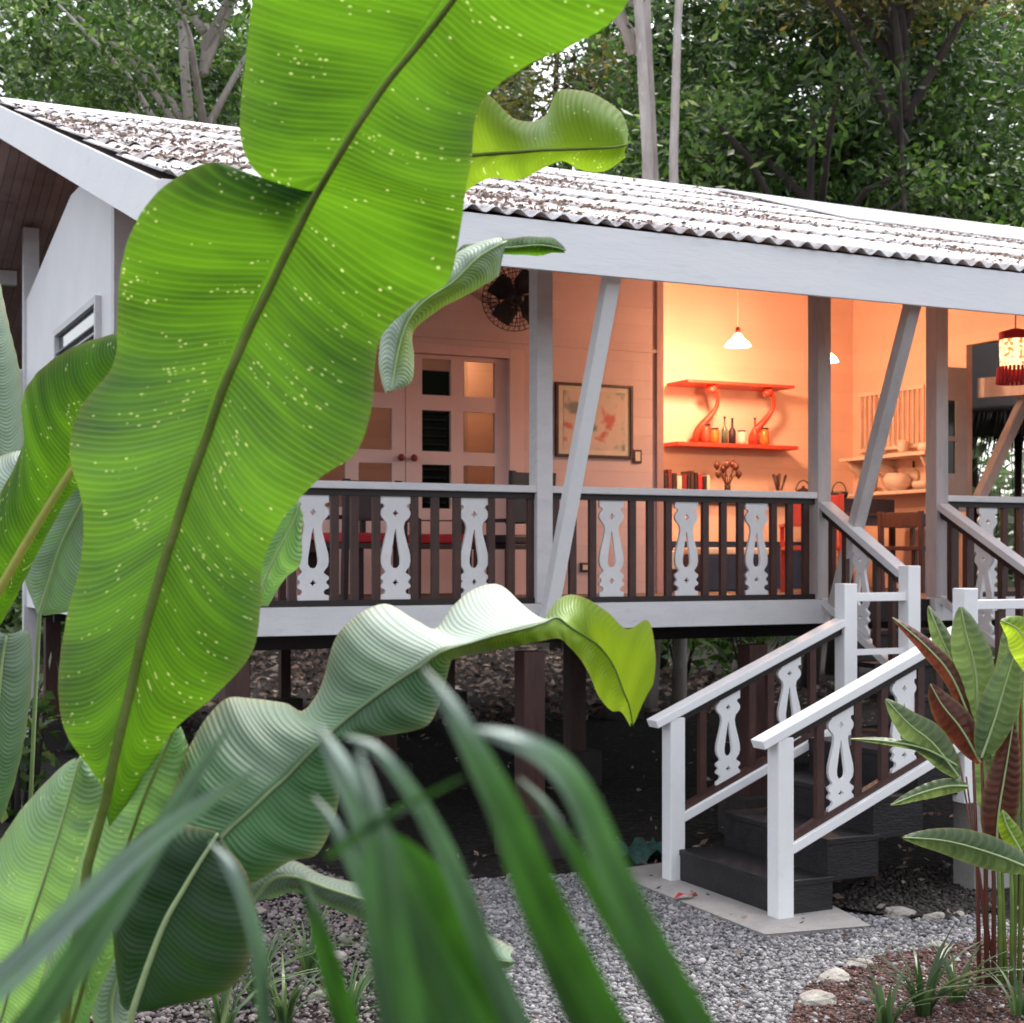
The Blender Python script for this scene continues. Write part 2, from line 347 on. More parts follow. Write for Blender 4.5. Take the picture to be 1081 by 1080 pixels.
def np_mesh(name, V, Q, m, smooth=False):
    me = bpy.data.meshes.new(name); V = np.asarray(V, np.float32).reshape(-1, 3); Q = np.asarray(Q, np.int32); k = Q.shape[1]
    me.vertices.add(len(V)); me.vertices.foreach_set('co', V.ravel())
    me.loops.add(Q.size); me.loops.foreach_set('vertex_index', Q.ravel())
    me.polygons.add(len(Q)); me.polygons.foreach_set('loop_start', np.arange(len(Q), dtype=np.int32)*k)
    me.polygons.foreach_set('loop_total', np.full(len(Q), k, np.int32))
    if smooth: me.polygons.foreach_set('use_smooth', np.ones(len(Q), bool))
    me.update(calc_edges=True); me.materials.append(m); return me
def rand_frames(n, flat=0.0):
    d = RNG.normal(size=(n, 3)); d[:, 2] *= (1-flat*.8); d /= np.linalg.norm(d, axis=1)[:, None]
    a = RNG.normal(size=(n, 3)); s = np.cross(d, a); s /= np.linalg.norm(s, axis=1)[:, None]; return d, s
def leaf_cloud(name, C, m, L=.22, Wd=.1, flat=.3, jit=.4):
    """one folded rhombus leaf (two quads) at every centre in C"""
    n = len(C); d, s = rand_frames(n, flat); nn = np.cross(d, s)
    l = (L*(1+jit*RNG.uniform(-1, 1, n)))[:, None]; w_ = (Wd*(1+jit*RNG.uniform(-1, 1, n)))[:, None]
    base = C-d*l/2; tip = C+d*l/2-nn*l*.12; a = C+s*w_/2-nn*w_*.25-d*l*.05; b = C-s*w_/2-nn*w_*.25-d*l*.05
    V = np.stack([base, a, tip, b], 1).reshape(-1, 3); Q = np.arange(4*n).reshape(-1, 4)
    return np_mesh(name, V, np.concatenate([Q[:, [0, 1, 2]], Q[:, [0, 2, 3]]]), m)

def cr(P, u):
    """catmull-rom through rows of P at param u (0..n-1)"""
    n = len(P); i = min(int(u), n-2); t = u-i
    p0 = P[max(i-1, 0)]; p1 = P[i]; p2 = P[i+1]; p3 = P[min(i+2, n-1)]
    return .5*((2*p1)+(-p0+p2)*t+(2*p0-5*p1+4*p2-p3)*t*t+(-p0+3*p1-3*p2+p3)*t**3)
FWD = Vector((SA, CA, 0))
def broad_leaf(parent, rows, d, m, rib, ribw=(.012, .004), sub=10, nv=10, el=.05, er=.05, bulge=.02, ripple=.002, rfreq=2.2, kc=.45, wave=0, pale=None, label=None, stalk=None, name='leaf', lime=None):
    """rows: midrib, left margin, right margin in the photo's pixels; d: distance (number or per row list)"""
    n = len(rows); ds = d if isinstance(d, (list, tuple)) else [d]*n
    if len(ds) != n: ds = list(np.interp(np.linspace(0, 1, n), np.linspace(0, 1, len(ds)), ds))
    def lst(e): return list(np.interp(np.linspace(0, 1, n), np.linspace(0, 1, len(e)), e)) if isinstance(e, (list, tuple)) else [e]*n
    el = lst(el); er = lst(er)
    Mi = [np.array(W(r[0][0], r[0][1], ds[i])) for i, r in enumerate(rows)]
    Le = [np.array(W(r[1][0], r[1][1], ds[i]+el[i])) for i, r in enumerate(rows)]
    Ri = [np.array(W(r[2][0], r[2][1], ds[i]+er[i])) for i, r in enumerate(rows)]
    pl = None
    if pale: pl = [np.interp(np.linspace(0, n-1, 200), np.linspace(0, n-1, len(q)), q) for q in pale]
    lm = [np.interp(np.linspace(0, n-1, 200), np.linspace(0, n-1, len(q)), q) for q in lime] if lime else None
    nu = (n-1)*sub+1; V = []; UV = []; PA = []; LA = []; arc = [0]
    us = np.linspace(0, n-1, nu); mids = [cr(Mi, u) for u in us]
    for i in range(1, nu): arc.append(arc[-1]+np.linalg.norm(mids[i]-mids[i-1]))
    fw = np.array(FWD)
    for i, u in enumerate(us):
        for j in range(-nv, nv+1):
            t = abs(j)/nv; E = Le if j < 0 else Ri
            uu = min(max(u-kc*math.sin(math.pi*t)*.6*t**.2, 0), n-1) if t > 0 else u
            mid = cr(Mi, uu); e = cr(E, uu)
            p = mid+(e-mid)*t
            wd = np.linalg.norm(e-mid)
            off = -bulge*math.sin(math.pi*t)*(wd/.2) + ripple*math.sin(arc[i]*2*math.pi*rfreq*10)*min(1, t*3)
            off += wave*t*t*math.sin(arc[i]*17+(2 if j < 0 else 0))
            p = p+fw*off; V.append(p); UV.append((arc[i]+(0 if j < 0 else .37), t*wd*(-1 if j < 0 else 1)+(.5 if j >= 0 else 0)))
            if lm is not None: LA.append(float(lm[0 if j < 0 else 1][min(199, int(uu/(n-1)*199))]))
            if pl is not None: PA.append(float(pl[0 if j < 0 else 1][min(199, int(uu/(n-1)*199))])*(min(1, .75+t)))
    c = 2*nv+1; Q = [(i*c+j, i*c+j+1, (i+1)*c+j+1, (i+1)*c+j) for i in range(nu-1) for j in range(c-1)]
    me = np_mesh('leaf', V, Q, m, True)
    uvl = me.uv_layers.new(name='UVMap'); UV = np.array(UV, np.float32); li = np.array(Q).ravel(); uvl.data.foreach_set('uv', UV[li].ravel())
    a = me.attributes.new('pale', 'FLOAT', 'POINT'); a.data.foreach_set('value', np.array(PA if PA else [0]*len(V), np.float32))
    a = me.attributes.new('edge', 'FLOAT', 'POINT'); a.data.foreach_set('value', np.tile((np.abs(np.arange(-nv, nv+1))/nv)**14, nu).astype(np.float32))
    a = me.attributes.new('lime', 'FLOAT', 'POINT'); a.data.foreach_set('value', np.array(LA if LA else [0]*len(V), np.float32))
    o = link(name, me, parent)
    if label: o['label'] = label
    rp = [Vector(q)-FWD*.002 for q in mids[::max(1, sub//3)]]
    pre = [W(*q) for q in stalk] if stalk else []
    rad = [ribw[0]]*len(pre)+list(np.linspace(ribw[0], ribw[1], len(rp)))
    MB().tube(pre+rp, rad, 8).build('midrib', rib, o)
    return o

# ------------------------------------------------------------------ the setting: ground
G = MB().add([(-600, -600, -.004), (900, -600, -.004), (900, 1500, -.004), (-600, 1500, -.004)], [(0, 1, 2, 3)]).build('ground', M['soil']); tag(G, kind='structure')
gp = [WZ(470, 932), WZ(560, 925), WZ(655, 920), WZ(870, 962), WZ(960, 972), WZ(1040, 965), WZ(1100, 985), WZ(1100, 1130), WZ(700, 1200), WZ(440, 1200), WZ(430, 1000)]
gr = MB().add([(p.x, p.y, .002) for p in gp], [tuple(range(len(gp)))]).build('gravel_path', M['gravel_bed']); tag(gr, kind='structure')
def inpoly(x, y, poly):
    c = np.zeros(len(x), bool); n = len(poly)
    for i in range(n):
        x1, y1 = poly[i][0], poly[i][1]; x2, y2 = poly[(i+1) % n][0], poly[(i+1) % n][1]
        k = ((y1 > y) != (y2 > y)) & (x < (x2-x1)*(y-y1)/(y2-y1+1e-9)+x1); c ^= k
    return c
def scatter_stones(name, poly, n, size, m, z=0., kind='stuff', label=None, cat=None, flat=.6):
    xs = [p[0] for p in poly]; ys = [p[1] for p in poly]
    x = RNG.uniform(min(xs), max(xs), n*3); y = RNG.uniform(min(ys), max(ys), n*3); k = inpoly(x, y, poly); x = x[k][:n]; y = y[k][:n]; n = len(x)
    ico = np.array([(0, 0, 1), (.9, 0, .35), (.28, .85, .35), (-.72, .53, .35), (-.72, -.53, .35), (.28, -.85, .35), (.72, .53, -.4), (-.28, .85, -.4), (-.9, 0, -.4), (-.28, -.85, -.4), (.72, -.53, -.4)])
    T = [(0, i, i % 5+1) for i in range(1, 6)]+[(1, 6, 2), (2, 6, 7), (2, 7, 3), (3, 7, 8), (3, 8, 4), (4, 8, 9), (4, 9, 5), (5, 9, 10), (5, 10, 1), (1, 10, 6)]
    s = size*RNG.lognormal(0, .35, n); V = ico[None]*(1+RNG.uniform(-.25, .25, (n, 11, 1))); V = V*s[:, None, None]*np.stack([np.ones(n), RNG.uniform(.6, 1, n), np.full(n, flat)], 1)[:, None]
    a = RNG.uniform(0, 6.28, n); ca, sa = np.cos(a)[:, None], np.sin(a)[:, None]
    X = V[..., 0]*ca-V[..., 1]*sa+x[:, None]; Y = V[..., 0]*sa+V[..., 1]*ca+y[:, None]; Z = V[..., 2]+z+(s*.3)[:, None]+RNG.uniform(0, size*.6, n)[:, None]
    T = np.array(T)[None]+(np.arange(n)*11)[:, None, None]
    o = link(name, np_mesh(name, np.stack([X, Y, Z], -1), T.reshape(-1, 3), m)); return tag(o, label, cat, kind=kind)
scatter_stones('gravel', gp, 46000, .0098, M['stones'], .0, label='loose grey gravel covering the path in front of the stairs', cat='gravel')

def scatter_leaves(name, C, m, L, Wd, **k):
    return link(name, leaf_cloud(name, C, m, L, Wd, **k))
# litter on the dark soil around and under the house
n = 9000
x = RNG.uniform(-3, 16, n); y = RNG.uniform(4.5, 30, n); ok = ~inpoly(x, y, gp) & ~((x > 2.4) & (x < 11) & (y > 9.6) & (y < 17) & (RNG.uniform(0, 1, n) < .75)); C = np.stack([x, y, RNG.uniform(.0, .03, n)], 1)[ok]
me = leaf_cloud('leaf_litter', C, M['litter'], .07, .03, flat=.95)
tag(link('leaf_litter', me), 'dry brown fallen leaves strewn over the dark soil round the house', 'leaf litter', kind='stuff')
n = 5000
x = RNG.uniform(0, 16, n); y = RNG.uniform(17, 34, n)
tag(link('leaf_litter', leaf_cloud('leaf_litter', np.stack([x, y, RNG.uniform(0, .05, n)], 1), M['litter'], .16, .09, flat=.95)), 'pale dry leaves covering the ground seen through beneath the house', 'leaf litter', kind='stuff')

# ------------------------------------------------------------------ key positions
YF = 9.35                    # porch edge
YW = 12.0                    # porch back wall
YK = 13.6                    # kitchen back wall
ZD = WY(865, 634, YF).z      # deck top
ZRAIL = WY(865, 520, YF).z
P1X, P2X, P3X = WY(571, 500, YF).x, WY(865, 500, YF).x, WY(989, 500, YF).x
XL = 1.83; XW = 2.44; XE = 10.89; XR = 16.2
YE, ZE = 8.13, 4.17; YR, ZR = 15.03, 6.455; SL = (ZR-ZE)/(YR-YE)
def zr(Y): return ZR-abs(Y-YR)*SL
YBACK = 22.0

house = empty('wooden_house', (6, 12, 0), 'white wooden stilt house with corrugated roof, open porch and warmly lit kitchen', 'house')
# roof: two slopes of corrugated sheet
def slope(x0, x1, y0, y1, dz=0., amp=.021, pitch=.152, rows=6):
    nx = int((x1-x0)/pitch*8); xs = np.linspace(x0, x1, nx); ys = []
    nr = rows; V = []; Q = []
    for k in range(nr):
        a = y0+(y1-y0)*k/nr; b = y0+(y1-y0)*(k+1)/nr+(.12 if k < nr-1 else 0)
        o = len(V)
        for Y, dd in ((a, .022 if y1 > y0 else 0), (b, .0)):
            jitter = .012*np.sin(xs*1.7+k*2.1)+.006*np.sin(xs*7+k)
            for X, jt in zip(xs, jitter): V.append((X, Y+(jt if Y == a else 0), zr(Y)+dz+dd*1.0+amp*math.sin(2*math.pi*X/pitch)+jt*.3))
        Q += [(o+i, o+i+1, o+nx+i+1, o+nx+i) for i in range(nx-1)]
    return V, Q
V1, Q1 = slope(XL, XR, YE, YR); V2, Q2 = slope(XL, 11.2, YBACK, YR); V3, Q3 = slope(11.2, XR, 17.2, YR)
V = V1+V2+V3; Q = Q1+[tuple(i+len(V1) for i in q) for q in Q2]+[tuple(i+len(V1)+len(V2) for i in q) for q in Q3]
roof = link('roof', np_mesh('roof', V, Q, M['roof'], True), house)
sm = roof.modifiers.new('thick', 'SOLIDIFY'); sm.thickness = .004
MB().prism([(XL, YR-.24, zr(YR-.24)+.024), (XL, YR, ZR+.045), (XL, YR+.2, zr(YR+.2)+.03), (XL, YR+.2, zr(YR+.2)+.036), (XL, YR, ZR+.056), (XL, YR-.24, zr(YR-.24)+.030)], (XR-XL, 0, 0)).build('ridge_cap', M['fascia'], roof)
cl = MB()
cl.prism([(XL+.04, YE+.12, zr(YE+.12)-.06), (XR, YE+.12, zr(YE+.12)-.06), (XR, YR, ZR-.06), (XL+.04, YR, ZR-.06)], (0, 0, -.03))
cl.prism([(XL+.04, YR+.004, ZR-.06), (11.2, YR+.004, ZR-.06), (11.2, YBACK-.1, zr(YBACK-.1)-.06), (XL+.04, YBACK-.1, zr(YBACK-.1)-.06)], (0, 0, -.03))
cl.prism([(11.2, YR+.004, ZR-.06), (XR, YR+.004, ZR-.06), (XR, 17.1, zr(17.1)-.06), (11.2, 17.1, zr(17.1)-.06)], (0, 0, -.03))
cl.build('soffit', M['soffit'], house)
# overlapping raised flat sheets at the right part of the roof
def onroof(px, py, dz=.05):
    r = (px-540.5)/F
    # z = ZE+SL*(Y-YE)+dz ; z = H+(HZ-py)/F*d ; Y=d*(CA-SA*r)
    k = CA-SA*r; d = (ZE-SL*YE+dz-H)/((HZ-py)/F-SL*k); return W(px, py, d)
for a, b in (((9.6, 12.0), (14.6, 14.9)), ((12.2, 10.6), (16.1, 13.2))):
    (x0, y0), (x1, y1) = a, b
    MB().prism([(x0, y0, zr(y0)+.04), (x1, y0-.3, zr(y0-.3)+.035), (x1, y1, zr(y1)+.035), (x0+.3, y1, zr(y1)+.05)], (0, 0, .02)).build('roof_panel', M['oldwhite'], roof)
# leaf litter on the roof
n = 26000; x = RNG.uniform(XL, XR, n); y = YE+.05+(YR-YE-.1)*RNG.uniform(0, 1, n)**1.2
dens = (np.sin(x*1.3+y)+np.sin(x*3.1-y*2)*.6+np.sin(y*4+x*.5)*.5+RNG.normal(0, .55, n)+.9*np.cos((y-YE)*2*math.pi/1.15)+np.where(x < 5.5, 1.0, .05)) > 1.2
x, y = x[dens], y[dens]
C = np.stack([x, y, ZR-np.abs(y-YR)*SL+.03+RNG.uniform(0, .02, len(x))], 1)
tag(link('roof_litter', leaf_cloud('roof_litter', C, M['rooflitter'], .045, .02, flat=.9)), 'dry brown leaves and twigs lying on the white corrugated roof', 'leaf litter', kind='stuff')

# fascia and rake boards
ZF0 = WY(1081, 334, 8.19).z
MB().box(XL, XR, 8.15, 8.18, ZF0, ZE-.006).build('fascia', M['fascia'], house, .004)
MB().prism([(XL-.03, YE, ZF0), (XL-.03, YR, zr(YR)-.32), (XL-.03, YBACK, zr(YBACK)-.32), (XL-.03, YBACK, zr(YBACK)-.02), (XL-.03, YR, ZR-.02), (XL-.03, YE, ZE-.02)], (.03, 0, 0)).build('rake_board', M['fascia'], house)
# underside ledger boards so the eave has depth
for X in np.arange(2.6, 16, 1.2):
    MB().beam((X, 8.21, zr(8.21)-.16), (X, YW-.02, zr(YW)-.16), .05, .12).build('rafter', M['post'], house)
# purlin ends at the gable
for Y in (9.6, 12.35, 15.03, 17.9):
    MB().box(XL+.01, XW-.07, Y, Y+.12, zr(Y+.06)-.26, zr(Y+.06)-.10).build('purlin', M['fascia'], house)

# walls
def wallprism(x0, x1, Y, y2, z0, m, name='wall'):   # façade-parallel wall up to the roof
    return MB().box(x0, x1, Y, y2, z0, zr(Y)-.1).build(name, m, house)
# porch back wall with the door opening
DX0, DX1 = WY(303, 500, YW).x, WY(545, 500, YW).x; DZ1 = WY(500, 374, YW).z
XP1 = WY(692, 500, YW).x
mb = MB(); mb.box(XW, DX0, YW, YW+.12, ZD, zr(YW)-.1); mb.box(DX0, DX1, YW, YW+.12, DZ1, zr(YW)-.1); mb.box(DX1, XP1, YW, YW+.12, ZD, zr(YW)-.1)
mb.build('wall', M['porchwall'], house)
MB().box(XP1, XP1+.07, YW-.03, YW+.15, ZD, zr(YW)-.13).build('corner_post', M['trim'], house)
MB().box(DX0-.1, XP1-.001, YW-.025, YW-.001, WY(500, 356, YW).z-.03, WY(500, 356, YW).z).build('wall_moulding', M['porchwall'], house)
# left gable wall
YSB = 16.9
gw = MB().prism([(XW, YW, ZD-.2), (XW, YSB, ZD-.2), (XW, YSB, 4.90), (XW, 14.1, 5.42), (XW, YW, zr(YW)-.1)], (-.1, 0, 0)).build('wall', M['wall'], house)
MB().box(XW-.14, XW+.02, YW-.12, YW-.002, ZD-.2, zr(YW)-.14).build('corner_post', M['oldwhite'], house)
MB().box(XW-.13, XW+.03, YSB+.002, YSB+.12, .0, zr(YSB)-.15).build('corner_post', M['oldwhite'], house)
MB().box(XL+.05, XW+3, YSB+.13, YSB+.22, 3.9, 4.16).build('tie_beam', M['oldwhite'], house)
# louvred window high in the gable wall
a = WX(62, 372, XW-.1); b = WX(107, 345, XW-.1)
wf = MB(); y0, y1 = min(a.y, b.y), max(a.y, b.y); z0, z1 = 3.5, 4.27
for (p0, p1, q0, q1) in ((y0, y1, z1-.06, z1), (y0, y1, z0, z0+.06), (y0, y0+.06, z0+.06, z1-.06), (y1-.06, y1, z0+.06, z1-.06)):
    wf.box(XW-.15, XW-.101, p0, p1, q0, q1)
wo = wf.build('window', M['oldwhite'], house)
lv = MB()
for k in range(7): lv.beam((XW-.125, y0+.06, z0+.1+k*.075), (XW-.125, y1-.06, z0+.1+k*.075), .05, .008, (-.5, 0, .8))
lv.build('louvre', M['oldwhite'], wo)
MB().box(XW-.108, XW-.1005, y0+.06, y1-.06, z0+.06, z1-.06).build('pane', M['darkglass'], wo)
# back wall of the house, kitchen walls
kw = MB(); kw.box(XP1-1.2, XE, YK, YK+.1, ZD, zr(YK)-.1); kw.build('kitchen_wall', M['kitchen'], house)
MB().box(XP1+.001, XP1+.06, YW+.151, YK-.001, ZD, zr(YW)-.1).build('kitchen_wall', M['kitchen'], house)
YJ = WX(1020, 450, XE).y
MB().prism([(XE, YK+.1, ZD), (XE, YK+.1, zr(YK+.1)-.1), (XE, YE+.3, zr(YE+.3)-.1), (XE, YE+.3, WX(1040, 362, XE).z), (XE, YJ, WX(1000, 368, XE).z), (XE, YJ, ZD)], (.08, 0, 0)).build('kitchen_wall', M['kitchen'], house)
# shutter-like window frame at the end of the kitchen side wall
wz0, wz1 = WX(1008, 500, XE).z-.3, WX(1008, 392, XE).z
fy0, fy1 = YJ+.02, YJ+.75
fm = MB(); fx = [WY(p_, 450, YJ-.06).x for p_ in (984, 996, 1008, 1020)]; fz = [WY(1005, p_, YJ-.06).z for p_ in (540, 500, 466, 461, 423, 388)]
fm.box(fx[0], fx[1], YJ-.08, YJ-.03, fz[0], fz[5]); fm.box(fx[2], fx[3], YJ-.08, YJ-.03, fz[0], fz[5])
for q0, q1 in ((0, 1), (2, 3), (4, 5)): fm.box(fx[1], fx[2], YJ-.08, YJ-.03, fz[q0], fz[q1])
w2 = fm.build('window', M['oldpost'], house); MB().box(fx[1], fx[2], YJ-.06, YJ-.05, fz[1], fz[4]).build('pane', M['darkglass'], w2)
# interior back room behind the door, so the panes show a lit room and a garden window
MB().box(XW, XP1-.001, 15.2, 15.3, ZD, 5.0).build('room_wall', M['porchwall'], house)
rw = MB(); rx0, rx1 = WY(438, 450, 15.2).x, WY(490, 450, 15.2).x
rw.box(rx0, rx1, 15.16, 15.199, ZD+.7, WY(460, 392, 15.2).z); w3 = rw.build('window', M['darkglass'], house)
bm_ = MB()
for k in range(16): zz = ZD+.75+k*.09; bm_.box(rx0, rx1-.25, 15.12, 15.15, zz, zz+.02)
bm_.build('blind_slat', M['blue'], w3)

# deck
DXL, DXR = XW, 12.2
MB().box(DXL, DXR, YF+.05, YK, ZD-.05, ZD).build('deck', M['deck'], house)
ZB0 = WY(860, 658, YF).z
MB().box(DXL, P2X+.06, YF-.06, YF+.049, ZB0, ZD+.01).build('deck_beam', M['oldwhite'], house, .004)
MB().box(P3X-.07, DXR, YF-.06, YF+.049, ZB0, ZD+.01).build('deck_beam', M['oldwhite'], house, .004)
MB().box(P2X+.061, P3X-.071, YF+.0, YF+.049, ZB0, ZD-.002).build('deck_beam', M['brown_dark'], house)
for Y in np.arange(10.2, 17, 1.1):
    MB().box(DXL, DXR, Y, Y+.06, ZD-.32, ZD-.051).build('joist', M['brown_dark'], house)
MB().box(DXL, DXR, YK, YBACK-2.5, ZD-.05, ZD-.001).build('floor', M['brown_dark'], house)
# stilts on footings
def stilt(X, Y, w_=.16):
    p = MB().box(X-w_/2, X+w_/2, Y-w_/2, Y+w_/2, .3, ZD-.33).build('stilt', M['brown'], house)
    MB().box(X-.19, X+.19, Y-.19, Y+.19, -.02, .3).build('footing', M['footing'], p, .01)
sx = WY(565, 800, YF+.1).x
for X in (sx-2.15, sx, sx+1.9, 9.9):
    for Y in (YF+.12, 12.4, 17.0): stilt(X+random.uniform(-.04, .04), Y)
for X in (sx-1.1, sx-.5, sx+.35, sx+1.0, sx+3.3): stilt(X, 18.6, .13)

# posts and slanting braces
PZ = ZF0-.002
for X in (P1X, P2X, P3X): MB().box(X-.062, X+.062, YF-.065+.0, YF+.065, ZD+.0105, zr(YF)-.1).build('post', M['post'] if X != P1X else M['oldwhite'], house, .006)
MB().box(DXL, DXL+.12, YF-.065, YF+.065, ZD+.0105, zr(YF)-.1).build('post', M['oldwhite'], house, .006)
for X, m in ((P1X-.02, M['white']), (P2X+.02, M['post'])):
    MB().beam((X, YF-.14, ZD-.12), (X+.0, 8.28, ZF0+.12), .10, .085, (0, 1, 0)).build('brace', m, house, .005)
MB().beam(WY(1032, 530, 11.6), WY(1092, 400, 11.6), .1, .1).build('brace', M['post'], house)
MB().box(12.0, 12.12, YF-.06, YF+.06, ZD+.0105, zr(YF)-.1).build('post', M['post'], house)
p = WX(1019, 409, XE); q = WX(1062, 402, XE)
MB().beam((XE+.2, YJ-.0, p.z), (XE+.2, 9.5, q.z-.12), .1, .2).build('tie_beam', M['post'], house)

# fretwork profile (width 1, height 1)
PROF = [(0, .5), (.07, .5), (.075, .40), (.10, .36), (.12, .44), (.15, .5), (.18, .5), (.21, .44), (.25, .31), (.30, .27), (.36, .30), (.45, .38), (.56, .48), (.63, .5), (.68, .46), (.72, .36), (.74, .33), (.755, .40), (.775, .5), (.80, .5), (.82, .42), (.84, .42), (.86, .5), (.885, .5), (.90, .38), (.92, .33), (.945, .36), (.955, .5), (1, .5)]
_fc = {}
def fret_mesh(wd, hg, th, shear, m):
    key = (round(wd, 3), round(hg, 3), round(shear, 2), m.name)
    if key in _fc: return _fc[key]
    cu = bpy.data.curves.new('fret', 'CURVE'); cu.dimensions = '2D'; cu.fill_mode = 'BOTH'; cu.extrude = th/2
    def spl(pts):
        s = cu.splines.new('POLY'); s.points.add(len(pts)-1); s.use_cyclic_u = True
        for i, (a, b) in enumerate(pts): s.points[i].co = (a, b, 0, 1)
    def sh(x, z, t):   # only the ends follow the slope of the rails
        e = max(0, 1-min(t, 1-t)/.065); return (x, z+x*shear*e)
    pts = [sh(-h*wd, hg*(1-t), t) for t, h in PROF]+[sh(h*wd, hg*(1-t), t) for t, h in reversed(PROF)]
    spl(pts)
    for tz in (.165, .838): spl([(0, hg*(1-tz)+.036*hg), (.03*hg/2+.003, hg*(1-tz)+.006), (.036*hg, hg*(1-tz)), (.018*hg, hg*(1-tz)-.006), (0, hg*(1-tz)-.036*hg), (-.018*hg, hg*(1-tz)-.006), (-.036*hg, hg*(1-tz)), (-.018*hg, hg*(1-tz)+.006)])
    td = [(0, .31), (.04, .36), (.08, .44), (.13, .54), (.165, .61), (.16, .66), (.10, .69), (0, .70)]
    spl([(a*wd, hg*(1-b)) for a, b in td]+[(-a*wd, hg*(1-b)) for a, b in reversed(td[1:-1])])
    ob = bpy.data.objects.new('tmp', cu); col.objects.link(ob); dg = bpy.context.evaluated_depsgraph_get()
    me = bpy.data.meshes.new_from_object(ob.evaluated_get(dg)); bpy.data.objects.remove(ob)
    me.transform(Matrix.Rotation(R(90), 4, 'X')); me.materials.clear(); me.materials.append(m); me.name = 'fret_baluster'
    _fc[key] = me; return me
def slat_mesh(wd, hg, th, m, shear=0):
    key = ('s', round(wd, 3), round(hg, 3), round(th, 3), m.name, round(shear, 2))
    if key not in _fc:
        a = MB().box(-wd/2, wd/2, -th/2, th/2, 0, hg); a.v = [(x, y, z+x*shear) for x, y, z in a.v]; _fc[key] = a.mesh('baluster', m)
    return _fc[key]
def railing(name, parent, A, B, ztop, zbot, items, frw, toprail, mtop, mbot, along='x', capw=.12, caph=.05, fm_=None):
    """A,B plan points; ztop/zbot = (z at A, z at B); items: list of (t, 'f'|'s')"""
    A = Vector(A); B = Vector(B)
    a = A.copy(); a.z = ztop[0]-caph/2; b = B.copy(); b.z = ztop[1]-caph/2
    o = MB().beam(a, b, capw, caph).build(name, mtop, parent, .006)
    a2 = a.copy(); a2.z -= caph/2+.022; b2 = b.copy(); b2.z -= caph/2+.022
    MB().beam(a2, b2, .05, .04).build('sub_rail', mbot, o)
    c = A.copy(); c.z = zbot[0]+.02; e = B.copy(); e.z = zbot[1]+.02
    MB().beam(c, e, .06, .04).build('bottom_rail', mbot, o)
    return o
def balusters(o, A, B, ztop, zbot, items, frw=.2, under=.092, fmat=None):
    A = Vector(A); B = Vector(B); d = B-A; ln = math.hypot(d.x, d.y); ang = math.atan2(d.y, d.x); slp = ((ztop[1]-ztop[0])/ln)
    fmat = fmat or M['fret']
    for t, kind in items:
        p = A+d*t; zt = ztop[0]+(ztop[1]-ztop[0])*t-under; zb = zbot[0]+(zbot[1]-zbot[0])*t+.04; h = zt-zb
        me = fret_mesh(frw, h, .022, slp, fmat) if kind == 'f' else slat_mesh(.052, h, .035, M['brown'], slp)
        b = bpy.data.objects.new('fret_baluster' if kind == 'f' else 'baluster', me); col.objects.link(b); b.parent = o
        b.location = (p.x, p.y, zb); b.rotation_euler = (0, 0, ang)
# porch rail: measured centres in the photo
def xs_to_t(pxs, A, B):
    return [((WY(px, 570, YF).x-A[0])/(B[0]-A[0]), k) for px, k in pxs]
ZBT = ZD+.012
A = (DXL+.12, YF, 0); B = (P1X-.062, YF, 0)
its = xs_to_t([(560, 's'), (539, 's'), (518, 's'), (500, 'f'), (482, 's'), (459, 's'), (437, 's'), (417, 'f'), (397, 's'), (374, 's'), (353, 's'), (330, 'f'), (308, 's'), (284, 's'), (262, 's')], A, B)
o = railing('railing', house, A, B, (ZRAIL, ZRAIL), (ZBT, ZBT), None, .2, None, M['oldwhite'], M['brown_dark']); balusters(o, A, B, (ZRAIL, ZRAIL), (ZBT, ZBT), its, .215)
A = (P1X+.062, YF, 0); B = (P2X-.062, YF, 0)
its = xs_to_t([(586, 's'), (604, 's'), (625, 's'), (645, 'f'), (667, 's'), (686, 's'), (705, 's'), (724, 'f'), (744, 's'), (763, 's'), (781, 's'), (798, 'f'), (816, 's'), (833, 's'), (850, 's')], A, B)
o = railing('railing', house, A, B, (ZRAIL, ZRAIL), (ZBT, ZBT), None, .2, None, M['oldwhite'], M['brown_dark']); balusters(o, A, B, (ZRAIL, ZRAIL), (ZBT, ZBT), its, .2)
A = (P3X+.062, YF, 0); B = (12.0, YF, 0)
its = xs_to_t([(1008, 's'), (1024, 's'), (1042, 'f'), (1060, 's'), (1077, 's'), (1094, 's'), (1110, 'f'), (1130, 's'), (1150, 's')], A, B)
o = railing('railing', house, A, B, (ZRAIL, ZRAIL), (ZBT, ZBT), None, .2, None, M['oldwhite'], M['brown_dark']); balusters(o, A, B, (ZRAIL, ZRAIL), (ZBT, ZBT), its, .2)

# ------------------------------------------------------------------ double door (part of the house)
dw = (DX1-DX0)/2; dm = (DX0+DX1)/2
